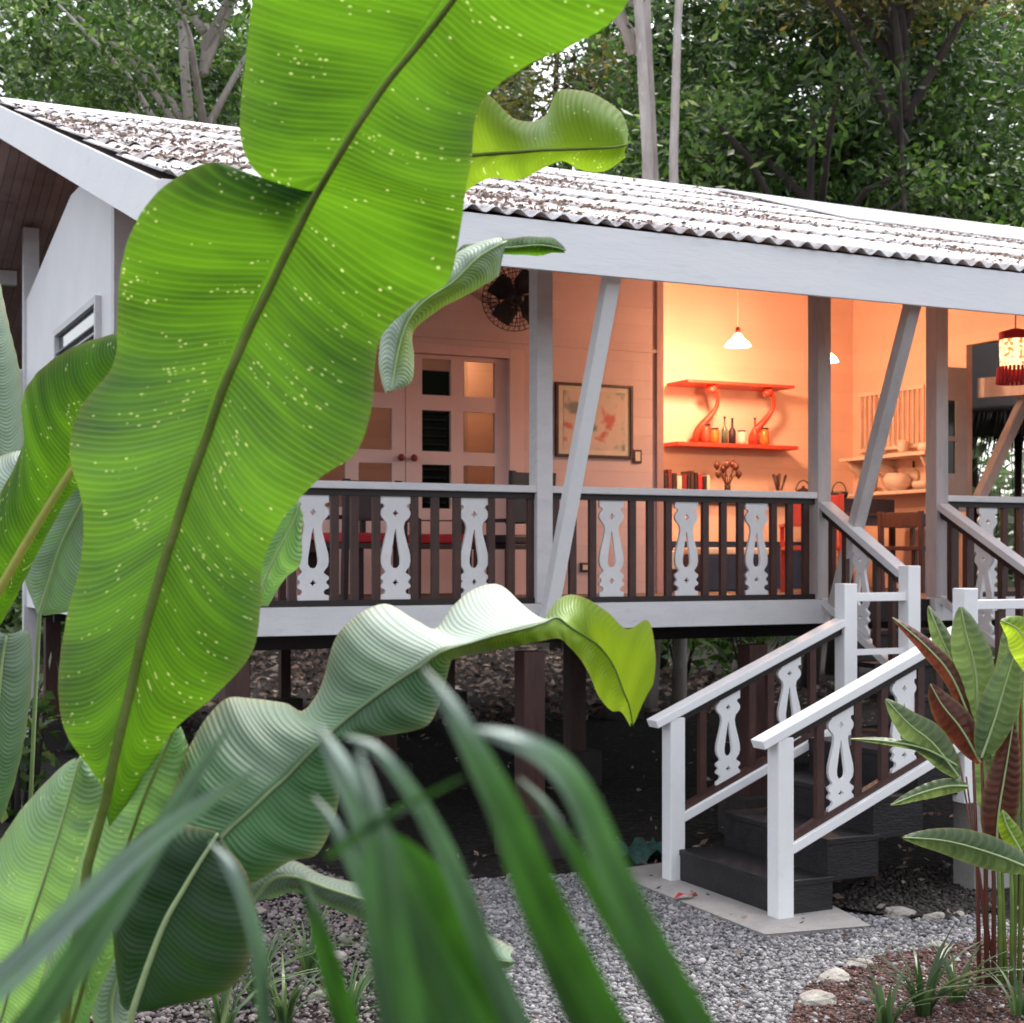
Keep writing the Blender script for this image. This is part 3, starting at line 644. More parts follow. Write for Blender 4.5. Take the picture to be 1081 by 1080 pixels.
# place the meeting line where the photo shows it
XM = WY(429, 480, YW).x; dw = DX1-.08-XM
cas = MB()
cas.box(DX1-.08, DX1+.06, YW-.03, YW+.1, ZD, DZ1+.06); cas.box(XM-dw-.14, XM-dw, YW-.03, YW+.1, ZD, DZ1+.06); cas.box(XM-dw, DX1-.08, YW-.03, YW+.1, DZ1-.02, DZ1+.06)
cas.build('door_frame', M['door'], house, .004)
for s in (1, -1):
    fr = MB(); x0, x1 = (XM+.004, XM+dw) if s > 0 else (XM-dw, XM-.004)
    zt = DZ1-.025; z0 = ZD+.02; st = .15; ya, yb = YW+.02, YW+.06
    cols = [x0, x0+st, x0+(x1-x0)/2-.06, x0+(x1-x0)/2+.06, x1-st*.8, x1]
    def zpx(py): return WY(480, py, YW).z
    zrows = [(zpx(418), zpx(380)), (zpx(477), zpx(434)), (zpx(537), zpx(491)), ]
    zs = [z0]+[v for r_ in reversed(zrows) for v in r_]+[zt]
    # horizontal members
    prev = z0
    for lo, hi in [(r_[0], r_[1]) for r_ in reversed(zrows)]:
        fr.box(x0, x1, ya, yb, prev, lo); prev = hi
    fr.box(x0, x1, ya, yb, prev, zt)
    for lo, hi in zrows:
        fr.box(cols[0], cols[1], ya, yb, lo, hi); fr.box(cols[2], cols[3], ya, yb, lo, hi); fr.box(cols[4], cols[5], ya, yb, lo, hi)
    dl = fr.build('door', M['door'], house, 0)
    for lo, hi in zrows:
        for c0, c1 in ((cols[1], cols[2]), (cols[3], cols[4])): MB().box(c0, c1, YW+.038, YW+.044, lo, hi).build('pane', M['glass'], dl)
    kx = XM+s*.06; kz = zpx(485)
    kb = MB(); kb.lathe((0, 0, 0), [(.012, 0), (.012, .03), (.028, .035), (.032, .055), (.02, .07), (.002, .072)], 14)
    kb.v = [(kx+x_, YW+.02-z_, kz+y_) for x_, y_, z_ in kb.v]; kb.build('door_knob', M['knob'], dl)

# ------------------------------------------------------------------ staircase
YA, YB = WZ(697, 928).y, WZ(822, 971).y     # far and near rail planes
YA, YB = 7.16*1.154, 6.17*1.154
X0 = 4.50*1.154; XC = 5.68*1.154; XD = WY(960, 610, YA).x
st = empty('staircase', (X0, (YA+YB)/2, 0), 'dark charcoal wooden steps between white railings leading up to the porch', 'stairs')
RISE = .222; TR = (XC-X0)/4
for i in range(4):
    z1 = RISE*(i+1); xa = X0+i*TR-.02; xb = X0+(i+1)*TR+.03 if i < 3 else XC+.1
    MB().box(xa+.006, xb-.006, YB+.009, YA-.056, z1-.25 if i else .0, z1-.04).build('riser', M['step'], st)
    MB().box(xa, xb, YB+.005, YA-.05, z1-.04, z1).build('tread', M['step'], st, .006)
ZL = RISE*4; XF = P3X+.1
MB().box(XC+.101, XF, YB+.01, YA+.35, ZL-.04, ZL).build('landing', M['step'], st, .005)
MB().box(XC-.2, XF, YB+.03, YB+.09, ZL-.24, ZL-.041).build('landing_beam', M['brown_dark'], st)
MB().box(XC-.2, XF, YA-.1, YA-.04, ZL-.24, ZL-.041).build('landing_beam', M['brown_dark'], st)
for X, Y in ((XC+.3, YB+.14), (XF-.2, YB+.14), (XF-.2, YA+.1)):
    MB().box(X-.15, X+.15, Y-.08, Y+.12, 0, ZL-.241).build('pier', M['concrete'], st, .008)
# second flight up to the deck
for i in range(3):
    z1 = ZL+(ZD-ZL)/4*(i+1); ya = YA+.1+i*.33; yb = ya+.40 if i < 2 else YF-.005
    MB().box(P2X+.0, P3X-.0, ya, yb, z1-.04, z1).build('tread', M['step'], st, .005)
    MB().box(P2X+.03, P3X-.03, ya+.03, ya+.06, z1-.25, z1-.041).build('riser', M['step'], st)
PWD = .11
def newel(X, Y, z0, z1, w_=PWD): return MB().box(X-w_/2, X+w_/2, Y-w_/2, Y+w_/2, z0, z1).build('newel', M['white'], st, .006)
XA = WY(711, 900, YA).x; XB = WY(824, 950, YB).x
s1 = .417
zA = WY(711, 757, YA).z; zB = WY(824, 778, YB).z
newel(XA, YA, 0, zA); newel(XB, YB, 0, zB)
XCc = WY(893, 640, YA).x; XEe = WY(1019, 640, YB).x
newel(XCc, YA, ZL-.25, WY(893, 616, YA).z); newel(XD, YA, ZL-.25, WY(961, 597, YA).z); newel(XEe, YB, ZL-.3, WY(1019, 621, YB).z)
def stair_rail(X0_, X1_, Y, za, items, rail_over=.16, low=.70):
    A = Vector((X0_-rail_over, Y, 0)); B = Vector((X1_, Y, 0)); z0 = za+.03-s1*rail_over; z1 = z0+s1*(B.x-A.x)
    o = MB().beam((A.x, Y, z0), (B.x, Y, z1), .12, .055).build('handrail', M['white'], st, .006)
    MB().beam((X0_+.05, Y, z0+s1*(rail_over+.05)-.055), (B.x, Y, z1-.055), .05, .045).build('sub_rail', M['brown_dark'], o)
    # white lower rail
    MB().beam((X0_+.05, Y-.02, z0+s1*(rail_over+.05)-low), (B.x, Y-.02, z1-low), .06, .055).build('lower_rail', M['white'], o, .004)
    MB().beam((X0_+.05, Y+.004, z0+s1*(rail_over+.05)-low+.05), (B.x, Y+.004, z1-low+.05), .05, .04).build('lower_rail', M['brown'], o)
    ln = B.x-X0_
    At = Vector((X0_, Y, 0)); zt0 = z0+s1*rail_over
    balusters(o, At, B, (zt0, z1), (zt0-low+.0, z1-low+.0), items, .185, .06, M['white'])
    return o
def tx(px, Y, Xa, Xb): return (WY(px, 700, Y).x-Xa)/(Xb-Xa)
fa = [(tx(742, YA, XA, XCc), 's'), (tx(770, YA, XA, XCc), 'f'), (tx(796, YA, XA, XCc), 's'), (tx(816, YA, XA, XCc), 's'), (tx(837, YA, XA, XCc), 'f'), (tx(862, YA, XA, XCc), 's')]
stair_rail(XA, XCc-.05, YA, zA, fa)
fb = [(tx(866, YB, XB, XEe), 's'), (tx(889, YB, XB, XEe), 'f'), (tx(907, YB, XB, XEe), 's'), (tx(936, YB, XB, XEe), 's'), (tx(958, YB, XB, XEe), 'f'), (tx(976, YB, XB, XEe), 's'), (tx(996, YB, XB, XEe), 's')]
stair_rail(XB, XEe-.05, YB, zB, fb)
# level rails on the landing
zl = WY(930, 630, YA).z
MB().beam((XCc+.055, YA, zl), (XD-.055, YA, zl), .07, .06).build('handrail', M['white'], st, .005)
zl2 = WY(1050, 638, YB).z
o = MB().beam((XEe+.055, YB, zl2), (XF+.1, YB, zl2), .07, .06).build('handrail', M['white'], st, .005)
MB().beam((XEe+.055, YB, ZL+.1), (XF+.1, YB, ZL+.1), .05, .05).build('lower_rail', M['white'], o)
balusters(o, (XEe+.055, YB, 0), (XF+.1, YB, 0), (zl2, zl2), (ZL+.1, ZL+.1), [(.12, 's'), (.3, 'f'), (.48, 's'), (.65, 's'), (.82, 'f')], .185, .04, M['white'])
newel(XF+.1, YB, 0, zl2+.15)
MB().beam((XD+.0, YA, zl-.38), (XCc+.055, YA, zl-.38), .04, .04).build('lower_rail', M['white'], st)
# sloping rails of the second flight
def flight2(X, zt_front, zt_back, m, Xn):
    A = Vector((Xn, YA+.055, 0)); B = Vector((X, YF-.066, 0))
    o = MB().beam((A.x, A.y, zt_front), (B.x, B.y, zt_back), .11, .055).build('handrail', m, st, .005)
    MB().beam((A.x, A.y, zt_front-.06), (B.x, B.y, zt_back-.06), .05, .05).build('sub_rail', M['brown_dark'], o)
    lo = .74
    MB().beam((A.x, A.y, zt_front-lo), (B.x, B.y, zt_back-lo), .06, .055).build('lower_rail', m, o)
    balusters(o, A, B, (zt_front, zt_back), (zt_front-lo, zt_back-lo), [(.14, 's'), (.33, 's'), (.52, 'f'), (.72, 's'), (.9, 's')], .19, .07)
zt = WY(952, 606, YA).z
flight2(P2X, zt, WY(868, 533, YF).z, M['oldwhite'], XD)
XG = WY(1086, 610, YA).x
newel(P3X, YA, 0, zt+.05)
flight2(P3X, zt, WY(992, 535, YF).z, M['oldwhite'], P3X)

# concrete slab under the first step
sp_ = [WZ(640, 917, .04), WZ(808, 983, .04), WZ(918, 974, .04), WZ(872, 950, .04), WZ(760, 900, .04)]
slab = MB().prism([(p.x, p.y, -.02) for p in sp_], (0, 0, .045)).build('concrete_slab', M['concrete'], None, .008); tag(slab, kind='structure')

# ------------------------------------------------------------------ kitchen lamps
def pendant(x, y, z, ztop, label, en, es=1.6, bm=None):
    r = empty('pendant_lamp', (x, y, z), label, 'lamp', 'lit pendant lamps in the house')
    MB().tube([(x, y, z+.14), (x, y, ztop)], .006, 6).build('cord', M['cream'], r)
    MB().lathe((x, y, z+.09), [(.02, 0), (.028, .01), (.028, .05), (.012, .07)], 12).build('socket', M['knob'], r)
    m, t, p = newmat('frosted_shade'); p.inputs['Base Color'].default_value = (1, .85, .65, 1); p.inputs['Transmission Weight'].default_value = .85; p.inputs['Roughness'].default_value = .4
    p.inputs['Emission Color'].default_value = (1, .68, .36, 1); p.inputs['Emission Strength'].default_value = es
    s = MB(); s.lathe((x, y, z), [(.13, -.035), (.11, .0), (.06, .045), (.03, .09)], 24); s.f = s.f[:-2]; s.sm = s.sm[:-2]
    s.build('lamp_shade', m, r)
    MB().lathe((x, y, z-.03), [(.008, -.005), (.03, .01), (.036, .03), (.022, .07), (.015, .1)], 16).build('bulb', bm or M['bulb'], r)
    l = bpy.data.lights.new('lamp_light', 'POINT'); l.energy = en; l.color = (1, .52, .29); l.shadow_soft_size = .12
    lo = bpy.data.objects.new('lamp_light', l); col.objects.link(lo); lo.parent = r; lo.location = (0, 0, -.09)
p = WY(779, 362, 12.5); pendant(p.x, p.y, p.z, zr(12.5)-.1, 'lit glass pendant lamp above the red wall shelf', 62)
p = WY(870, 378, 10.9); pendant(p.x, p.y, p.z, zr(10.9)-.1, 'lit glass pendant lamp half hidden by the grey post', 42)
p = WY(474, 345, 13.2); pendant(p.x, p.y, p.z, zr(13.2)-.1, 'pendant lamp in the room behind the glass door', 8, .25, emit('dim_bulb', (1, .5, .2), 1.2))

# ------------------------------------------------------------------ kitchen things
def bx(p, q): return p, q
yk = YK-.002
# red shelf with scroll brackets
z1 = WY(775, 407, YK-.25).z; z2 = WY(775, 471, YK-.22).z
a0, a1 = WY(717, 405, YK-.25).x, WY(829, 405, YK-.25).x; b0, b1 = WY(711, 470, YK-.22).x, WY(838, 470, YK-.22).x
sh = empty('wall_shelf', ((a0+a1)/2, YK, z2), 'red two tier wall shelf with curved scroll brackets under the lamp', 'shelf')
MB().box(a0, a1, YK-.42, yk, z1-.015, z1+.015).build('shelf_board', M['red'], sh, .003)
MB().box(b0, b1, YK-.30, yk, z2-.02, z2+.02).build('shelf_board', M['red'], sh, .003)
for f in (.27, .80):
    X = a0+(a1-a0)*f; hh = z1-z2; c = []
    for t in np.linspace(0, 1, 14): c.append((X+.1*math.sin(t*5.2)*(1 if f < .5 else 1), YK-.33+.2*t, z1-.02-(hh-.05)*t))
    MB().tube(c, [.032-.010*math.sin(t*6) for t in np.linspace(0, 1, 14)], 8).build('bracket', M['red'], sh)
    MB().lathe((X, YK-.3, z1-.10), [(.045, 0), (.06, .03), (.04, .085)], 10).build('bracket_capital', M['red'], sh)
def jar(name, label, X, Y, z, r, h, m, cat, group='jars and bottles on the red shelf'):
    o = empty(name, (X, Y, z), label, cat, group)
    if name == 'bottle': pr = [(r, 0), (r, h*.55), (r*.35, h*.72), (r*.32, h)]
    else: pr = [(r*.85, 0), (r, h*.2), (r, h*.75), (r*.75, h*.85)]
    MB().lathe((X, Y, z), pr, 14).build('body', m, o)
    MB().lathe((X, Y, z+pr[-1][1]+.001), [(pr[-1][0]*1.15, 0), (pr[-1][0]*1.15, h*.09)], 12).build('cap', M['darkitem'], o)
items = [('jar', 'red jar at the left end of the bottle row on the shelf', 745, .05, .16, 'red', 'jar'),
         ('jar', 'squat orange jar beside the left scroll bracket', 754, .05, .13, 'glass_amber', 'jar'),
         ('bottle', 'dark green bottle left of the middle of the shelf', 765, .03, .2, 'glass_green', 'bottle'),
         ('bottle', 'dark bottle at the middle of the red shelf', 773, .035, .19, 'darkitem', 'bottle'),
         ('jar', 'pale ceramic pot between the bottles on the shelf', 783, .045, .12, 'ceramic', 'jar'),
         ('bottle', 'slim red bottle right of the pale pot', 797, .03, .2, 'red', 'bottle'),
         ('jar', 'amber jar below the right scroll bracket', 807, .045, .15, 'glass_amber', 'jar')]
for nm, lb, px, r_, h_, mm, ct in items:
    X = WY(px, 465, YK-.2).x; jar(nm, lb, X, YK-.2, z2+.021, r_*1.15, h_*1.35, M[mm], ct)
# counter with books and a vase of dark blooms
cx0, cx1 = WY(692, 500, YK-.6).x+.05, WY(872, 500, YK-.6).x
ZC = ZD+.92
ct = empty('kitchen_counter', ((cx0+cx1)/2, YK-.3, ZD), 'wooden kitchen counter with navy lower panels under the red shelf', 'counter')
MB().box(cx0, cx1, YK-.62, yk, ZC-.04, ZC).build('worktop', M['brown'], ct, .004)
MB().box(cx0+.03, cx1-.03, YK-.58, yk, ZD+.5, ZC-.041).build('cabinet', M['kitchen'], ct)
MB().box(cx0+.03, cx1-.03, YK-.57, yk, ZD+.001, ZD+.499).build('lower_panel', M['blue'], ct)
X = cx0+.06
M['bookred'] = paint('book_maroon', (.16, .03, .03), None, .5); bc = [M['darkitem'], M['darkitem'], M['bookred'], M['darkitem'], M['cream'], M['knob'], M['darkitem'], M['brown'], M['darkitem'], M['redcloth'], M['darkitem'], M['cream']]
bl = ['thick black book at the left end of the row', 'dark book second in the row on the counter', 'red spined book near the left end of the row', 'dark book right of the red spined one', 'cream spined book amid the dark ones', 'maroon book beside the cream spined one', 'black book in the middle of the row', 'brown book right of the middle of the row', 'dark book left of the bright red one', 'bright red book near the right end of the row', 'dark book second from the right end of the row', 'cream book closing the right end of the row']
for i in range(12):
    t_ = random.uniform(.035, .06); h_ = random.uniform(.25, .32)
    o = MB().box(X, X+t_-.004, YK-.52, YK-.32, ZC+.001, ZC+h_).build('book', bc[i], None, .003)
    tag(o, bl[i], 'book', 'books standing on the kitchen counter'); X += t_+.004
vx = WY(768, 500, YK-.4).x
vs = empty('flower_vase', (vx, YK-.4, ZC), 'dark vase with drooping maroon blooms on the counter below the shelf', 'vase')
MB().lathe((vx, YK-.4, ZC+.001), [(.04, 0), (.06, .05), (.03, .14), (.04, .17)], 14).build('vase', M['darkitem'], vs)
for k in range(7):
    a_ = k*.9; tp = (vx+.13*math.sin(a_), YK-.4+.08*math.cos(a_), ZC+.36+.06*math.sin(k*2.2)); MB().tube([(vx, YK-.4, ZC+.12), ((vx+tp[0])/2, YK-.4, ZC+.26), tp], .006, 5).build('stem', M['redstem'], vs)
    MB().lathe((tp[0], tp[1], tp[2]-.03), [(.005, -.03), (.03, 0), (.035, .03), (.008, .07)], 8).build('bloom', M['redstem'], vs)
def turned(name, label, cat, X, Y, z, prof, m, group=None, extra=None):
    o = empty(name, (X, Y, z), label, cat, group); MB().lathe((X, Y, z), prof, 18).build('body', m, o)
    if extra: extra(o)
    return o
kx_ = WY(848, 505, YK-.35).x
turned('kettle', 'dark rounded kettle at the right end of the counter', 'kettle', kx_, YK-.35, ZC+.001, [(.08, 0), (.11, .03), (.11, .09), (.06, .15), (.015, .17), (.015, .19)], M['darkitem'], None,
       lambda o: MB().tube([(kx_+.1*math.cos(t), YK-.35, ZC+.12+.13*math.sin(t)) for t in np.linspace(.15, math.pi-.15, 10)], .008, 6).build('handle', M['black'], o))
ux_ = WY(822, 505, YK-.3).x
turned('utensil_pot', 'cream pot of wooden spoons beside the kettle', 'pot', ux_, YK-.3, ZC+.001, [(.05, 0), (.055, .13)], M['ceramic'], None,
       lambda o: [MB().tube([(ux_, YK-.3, ZC+.05), (ux_+.09*math.sin(k*1.9), YK-.3+.03*math.cos(k*2), ZC+.3+.03*math.sin(k*3))], [.006, .014], 6).build('spoon', M['brown'], o) for k in range(6)])
o = MB().box(WY(795, 510, YK-.2).x, WY(812, 510, YK-.2).x, YK-.3, YK-.08, ZC+.001, ZC+.1).build('tin', M['darkitem'], None, .01); tag(o, 'low dark tin on the counter between the vase and the spoon pot', 'tin')
# hanging pans below the upper side shelf
for k, (pxx, r_, lb) in enumerate(((918, .10, 'leftmost pan hanging on the right kitchen wall'), (938, .13, 'largest pan hanging on the right kitchen wall'), (962, .09, 'small pan hanging nearest the grey post'))):
    q_ = WX(pxx, 478, XE-.05); pn = empty('hanging_pan', q_, lb, 'pan', 'pans hung on the kitchen side wall')
    b_ = MB(); b_.lathe((0, 0, 0), [(r_*.85, 0), (r_, .045), (r_*.96, .045), (r_*.82, .008)], 20); b_.v = [(XE-.004-z_, q_.y+x_, 2.98+y_) for x_, y_, z_ in b_.v]; b_.build('pan', M['ceramic'] if k != 1 else M['trim'], pn)
    MB().beam((XE-.02, q_.y, 2.98+r_), (XE-.02, q_.y, 3.14), .02, .01).build('handle', M['darkitem'], pn)
# electric socket / framed switch on the porch wall
def wp(px, py, Y=YW-.001): return WY(px, py, Y)
a = wp(667.5, 489); b = wp(676.5, 475)
sw = empty('light_switch', ((a.x+b.x)/2, YW, a.z), 'small framed light switch on the pink wall right of the picture', 'switch')
MB().box(a.x, b.x, YW-.02, YW-.001, a.z, b.z).build('surround', M['brown'], sw, .002); MB().box(a.x+.02, b.x-.02, YW-.026, YW-.0205, a.z+.02, b.z-.02).build('plate', M['cream'], sw)
a = wp(612, 604); b = wp(626, 594)
sw = empty('wall_socket', ((a.x+b.x)/2, YW, a.z), 'small brown framed socket low on the porch wall behind the railing', 'socket')
MB().box(a.x, b.x, YW-.02, YW-.001, a.z, b.z).build('surround', M['brown'], sw, .002); MB().box(a.x+.02, b.x-.02, YW-.026, YW-.0205, a.z+.02, b.z-.02).build('plate', M['cream'], sw)
# picture
a = wp(585.5, 482); b = wp(666.5, 408)
pc = empty('framed_picture', ((a.x+b.x)/2, YW, a.z), 'framed floral print with red blooms on the pink porch wall', 'picture')
fr = MB(); fw_ = .025
fr.box(a.x, b.x, YW-.035, YW-.001, b.z-fw_, b.z); fr.box(a.x, b.x, YW-.035, YW-.001, a.z, a.z+fw_); fr.box(a.x, a.x+fw_, YW-.035, YW-.001, a.z+fw_, b.z-fw_); fr.box(b.x-fw_, b.x, YW-.035, YW-.001, a.z+fw_, b.z-fw_)
fr.build('frame', M['brown'], pc)
MB().box(a.x+fw_, b.x-fw_, YW-.018, YW-.002, a.z+fw_, b.z-fw_).build('mount', M['cream'], pc)
MB().box(a.x+.08, b.x-.08, YW-.021, YW-.0185, a.z+.07, b.z-.07).build('print', M['art'], pc)
# wall fan
c = WY(545, 314, YW-.35); fan = empty('wall_fan', c, 'black caged fan mounted high on the porch wall beside the post', 'fan')
ax = (Vector((-.25, -1, -.45))).normalized(); u = ax.cross(Vector((0, 0, 1))).normalized(); v_ = u.cross(ax); RF = .30
def ring(r, off, rad=.006, n=28): return [c+ax*off+(u*math.cos(t)+v_*math.sin(t))*r for t in np.linspace(0, 2*math.pi, n)]
cg = MB()
for r_, of in ((RF, 0), (RF*.8, .06), (RF*.55, .085), (RF*.3, .095), (RF*.8, -.06), (RF*.5, -.08)): cg.tube(ring(r_, of), .004, 5)
for k in range(36):
    t = 2*math.pi*k/36; e = u*math.cos(t)+v_*math.sin(t)
    cg.tube([c+ax*.1+e*.05, c+ax*.085+e*RF*.55, c+ax*.055+e*RF*.85, c+e*RF, c-ax*.06+e*RF*.8, c-ax*.09+e*.08], .0035, 4)
cg.build('cage', M['black'], fan)
for k in range(4):
    t = k*math.pi/2+.4; e = u*math.cos(t)+v_*math.sin(t); g = -u*math.sin(t)+v_*math.cos(t)
    q = [c+e*.04+g*.03, c+e*.12+g*.13+ax*.02, c+e*.22+g*.14+ax*.03, c+e*.26-g*.06-ax*.02, c+e*.12-g*.08-ax*.03, c+e*.04-g*.03]
    MB().prism(q, ax*.004).build('blade', M['black'], fan)
MB().tube([c-ax*.2, c-ax*.19, c+ax*.03, c+ax*.05], [.04, .075, .07, .03], 14).build('motor', M['black'], fan)
MB().beam(c-ax*.18, (c.x+.02, YW-.001, c.z-.05), .04, .04).build('bracket', M['black'], fan)

# plate rack and shelves on the kitchen side wall
def sx_(px, py): return WX(px, py, XE-.02)
rk = empty('plate_rack', (XE-.2, 12.7, 3.6), 'pale slatted plate rack on the right kitchen wall', 'rack')
ya, yb = WX(908, 400, XE-.02).y, WX(977, 400, XE-.02).y; ya, yb = max(ya, yb)-.05, min(ya, yb)
zt_, zb_ = 3.9, 3.32
for k in range(14): Y = yb+(ya-yb)*k/13; MB().box(XE-.06, XE-.035, Y-.012, Y+.012, zb_, zt_).build('slat', M['ceramic'], rk)
MB().box(XE-.075, XE-.02, yb-.03, ya+.03, zt_, zt_+.04).build('rail', M['ceramic'], rk)
MB().box(XE-.075, XE-.02, yb-.03, ya+.03, zb_-.04, zb_-.001).build('rail', M['ceramic'], rk)
ws = empty('wall_shelf', (XE-.2, 12.7, 3.2), 'long pale shelf with scroll ends and crockery on the right kitchen wall', 'shelf')
for z_, dp in ((3.17, .34), (2.78, .3)):
    MB().box(XE-dp, XE-.002, yb-.35, ya+.02, z_, z_+.035).build('shelf_board', M['ceramic'], ws)
for Y in (yb-.25, (ya+yb)/2, ya-.1):
    MB().prism([(XE-.3, Y, 3.169), (XE-.003, Y, 3.169), (XE-.003, Y, 2.86), (XE-.06, Y, 2.88), (XE-.12, Y, 2.98), (XE-.24, Y, 3.06)], (0, .025, 0)).build('bracket', M['ceramic'], ws)
ii = 0
for z_, lst_ in ((3.206, [(.1, .09, .10), (.38, .06, .15), (.7, .10, .07)]), (2.816, [(.12, .13, .09), (.45, .15, .19), (.82, .08, .13)])):
    for t_, r_, h_ in lst_:
        Y = yb-.3+(ya-yb+.25)*t_; lb = ['wide bowl at the near end of the upper side shelf', 'tall pot on the upper side shelf', 'flat dish at the far end of the upper side shelf', 'shallow bowl at the near end of the lower side shelf', 'large round pot in the middle of the lower side shelf', 'small pot at the far end of the lower side shelf'][ii]; ii += 1
        o = MB().lathe((XE-.17, Y, z_), [(r_*.5, 0), (r_*.9, h_*.3), (r_, h_*.7), (r_*.8, h_)], 18).build('pot', M['ceramic'], None); tag(o, lb, 'pot', 'crockery on the side shelf')
# dining table with red chair in the kitchen opening
def table(name, label, x0, x1, y0, y1, zt_, m, leg=M['brown']):
    r = empty(name, ((x0+x1)/2, (y0+y1)/2, ZD), label, 'table')
    MB().box(x0, x1, y0, y1, zt_-.035, zt_).build('tabletop', m, r, .004)
    for X in (x0+.05, x1-.05):
        for Y in (y0+.05, y1-.05): MB().box(X-.025, X+.025, Y-.025, Y+.025, ZD+.001, zt_-.036).build('leg', leg, r)
    MB().box(x0+.07, x1-.07, y0+.04, y0+.06, zt_-.13, zt_-.037).build('apron', leg, r)
    return r
tx0, tx1 = WY(876, 530, 12.2).x, WY(976, 530, 12.2).x
table('dining_table', 'dark dining table beyond the porch opening by the side shelves', tx0, tx1, 11.9, 12.7, ZD+.78, M['brown'])
o = MB().box(tx0+.02, tx0+.75, 12.1, 12.45, ZD+.782, ZD+.93).build('tray_box', M['darkitem'], None, .01); tag(o, 'long dark box on the dining table behind the grey brace', 'box')
kx = WY(886, 510, 12.25).x
kt = empty('wire_basket', (kx, 12.25, ZD+.93), 'small dark wire basket with a loop handle on the dark box', 'basket')
MB().lathe((kx, 12.25, ZD+.932), [(.07, 0), (.09, .04), (.09, .07)], 14).build('bowl', M['darkitem'], kt)
MB().tube([(kx+.09*math.cos(t), 12.25, ZD+.99+.11*math.sin(t)) for t in np.linspace(0, math.pi, 12)], .006, 6).build('handle', M['darkitem'], kt)
def chair(label, x, y, rz, frame, seatm, backh=.5, group='chairs on the porch', cushion=True, tall=0):
    r = empty('chair', (x, y, ZD), label, 'chair', group, rz)
    def pt(mb, nm, m, bv=.004): return mb.build(nm, m, r, bv, world=False)
    s_ = .24
    for X in (-s_, s_):
        for Y in (-s_, s_):
            hgt = .42+(backh if Y > 0 else .0); pt(MB().beam((X, Y, .002), (X*(1), Y*(1.0+.25*(Y > 0)*backh), hgt), .045, .045), 'leg', frame)
    pt(MB().box(-s_-.02, s_+.02, -s_-.02, s_+.02, .4, .44), 'seat', frame)
    pt(MB().box(-s_, s_, s_+.0, s_+.035, .62, .44+backh-.03), 'backrest', frame)
    for X in (-s_-.01, s_+.01): pt(MB().box(X-.03, X+.03, -s_-.02, s_-.02, .62, .65), 'armrest', frame); pt(MB().box(X-.02, X+.02, -s_, -s_+.04, .441, .619), 'arm_post', frame)
    if cushion: pt(MB().box(-s_+.01, s_-.01, -s_, s_-.03, .442, .52), 'cushion', seatm, .02)
    return r
def cpos(px, Y): return WY(px, 600, Y).x
chair('dark wooden armchair with red cushion behind the left railing', cpos(372, 10.9), 10.9, R(195), M['darkitem'], M['redcloth'], .5)
chair('armchair with bright red cushion in front of the porch door', cpos(465, 11.2), 11.2, R(170), M['brown'], M['redcloth'], .22)
chair('black high backed chair against the wall beside the first post', cpos(537, 11.3), 11.3, R(200), M['black'], M['darkitem'], .62)
chair('red painted chair at the dining table', WY(843, 590, 11.7).x, 11.5, R(150), M['red'], M['redcloth'], .5, 'chairs in the kitchen', False)
chair('dark brown chair at the right end of the dining table', WY(962, 560, 11.3).x, 11.2, R(100), M['brown'], M['redcloth'], .35, 'chairs in the kitchen', False)
table('side_table', 'low round edged side table with red leg by the pink wall', cpos(320, 10.9)-.2, cpos(320, 10.9)+.25, 10.9, 11.3, ZD+.5, M['red'])
# ice chest
q = cpos(760, 12.6)
ck = empty('ice_chest', (q, 12.55, ZD), 'navy ice chest with white lid on the kitchen floor behind the railing', 'ice chest')
MB().box(q-.42, q+.42, 12.3, 12.8, ZD+.001, ZD+.36).build('body', M['blue'], ck, .02); MB().box(q-.43, q+.43, 12.29, 12.81, ZD+.361, ZD+.43).build('lid', M['cream'], ck, .015)
q = cpos(695, 12.3)
o = MB().box(q-.13, q+.12, 12.15, 12.4, ZD+.22, ZD+.4).build('paper_box', M['cream'], None, .01)
MB().box(q-.15, q+.14, 12.13, 12.42, ZD+.001, ZD+.219).build('base', M['brown_dark'], o); tag(o, 'small white carton on a dark base behind the railing', 'carton')

# red tasselled lantern at the right
lc = WY(1072, 380, 9.0)
ln = empty('hanging_lantern', lc, 'cream cloth lantern with a red tasselled hem hanging under the eave', 'lantern')
lt, tl, pl_ = newmat('lantern_cloth'); tcn = N(tl, 'ShaderNodeTexCoord'); nn_ = N(tl, 'ShaderNodeTexNoise', i_Scale=30.0, i_Detail=3.0); tl.links.new(tcn.outputs['Object'], nn_.inputs['Vector'])
rr = ramp(tl, .52, .6, (.95, .6, .28, 1), (.5, .16, .05, 1)); tl.links.new(nn_.outputs['Fac'], rr.inputs[0]); tl.links.new(rr.outputs[0], pl_.inputs['Base Color'])
tl.links.new(rr.outputs[0], pl_.inputs['Emission Color']); pl_.inputs['Emission Strength'].default_value = .75
MB().lathe((lc.x, lc.y, lc.z-.06), [(.12, 0), (.125, .22)], 20).build('shade', lt, ln)
MB().lathe((lc.x, lc.y, lc.z+.161), [(.128, 0), (.13, .06), (.02, .09)], 20).build('top_band', M['redcloth'], ln)
MB().tube([(lc.x, lc.y, lc.z+.24), (lc.x, lc.y, zr(9.0)-.1)], .005, 6).build('cord', M['darkitem'], ln)
hb = MB()
for k in range(26):
    t = 2*math.pi*k/26; hb.tube([(lc.x+.13*math.cos(t), lc.y+.13*math.sin(t), lc.z-.055), (lc.x+.14*math.cos(t), lc.y+.14*math.sin(t), lc.z-.19)], [.011, .016], 6)
hb.build('tassel', M['redcloth'], ln)

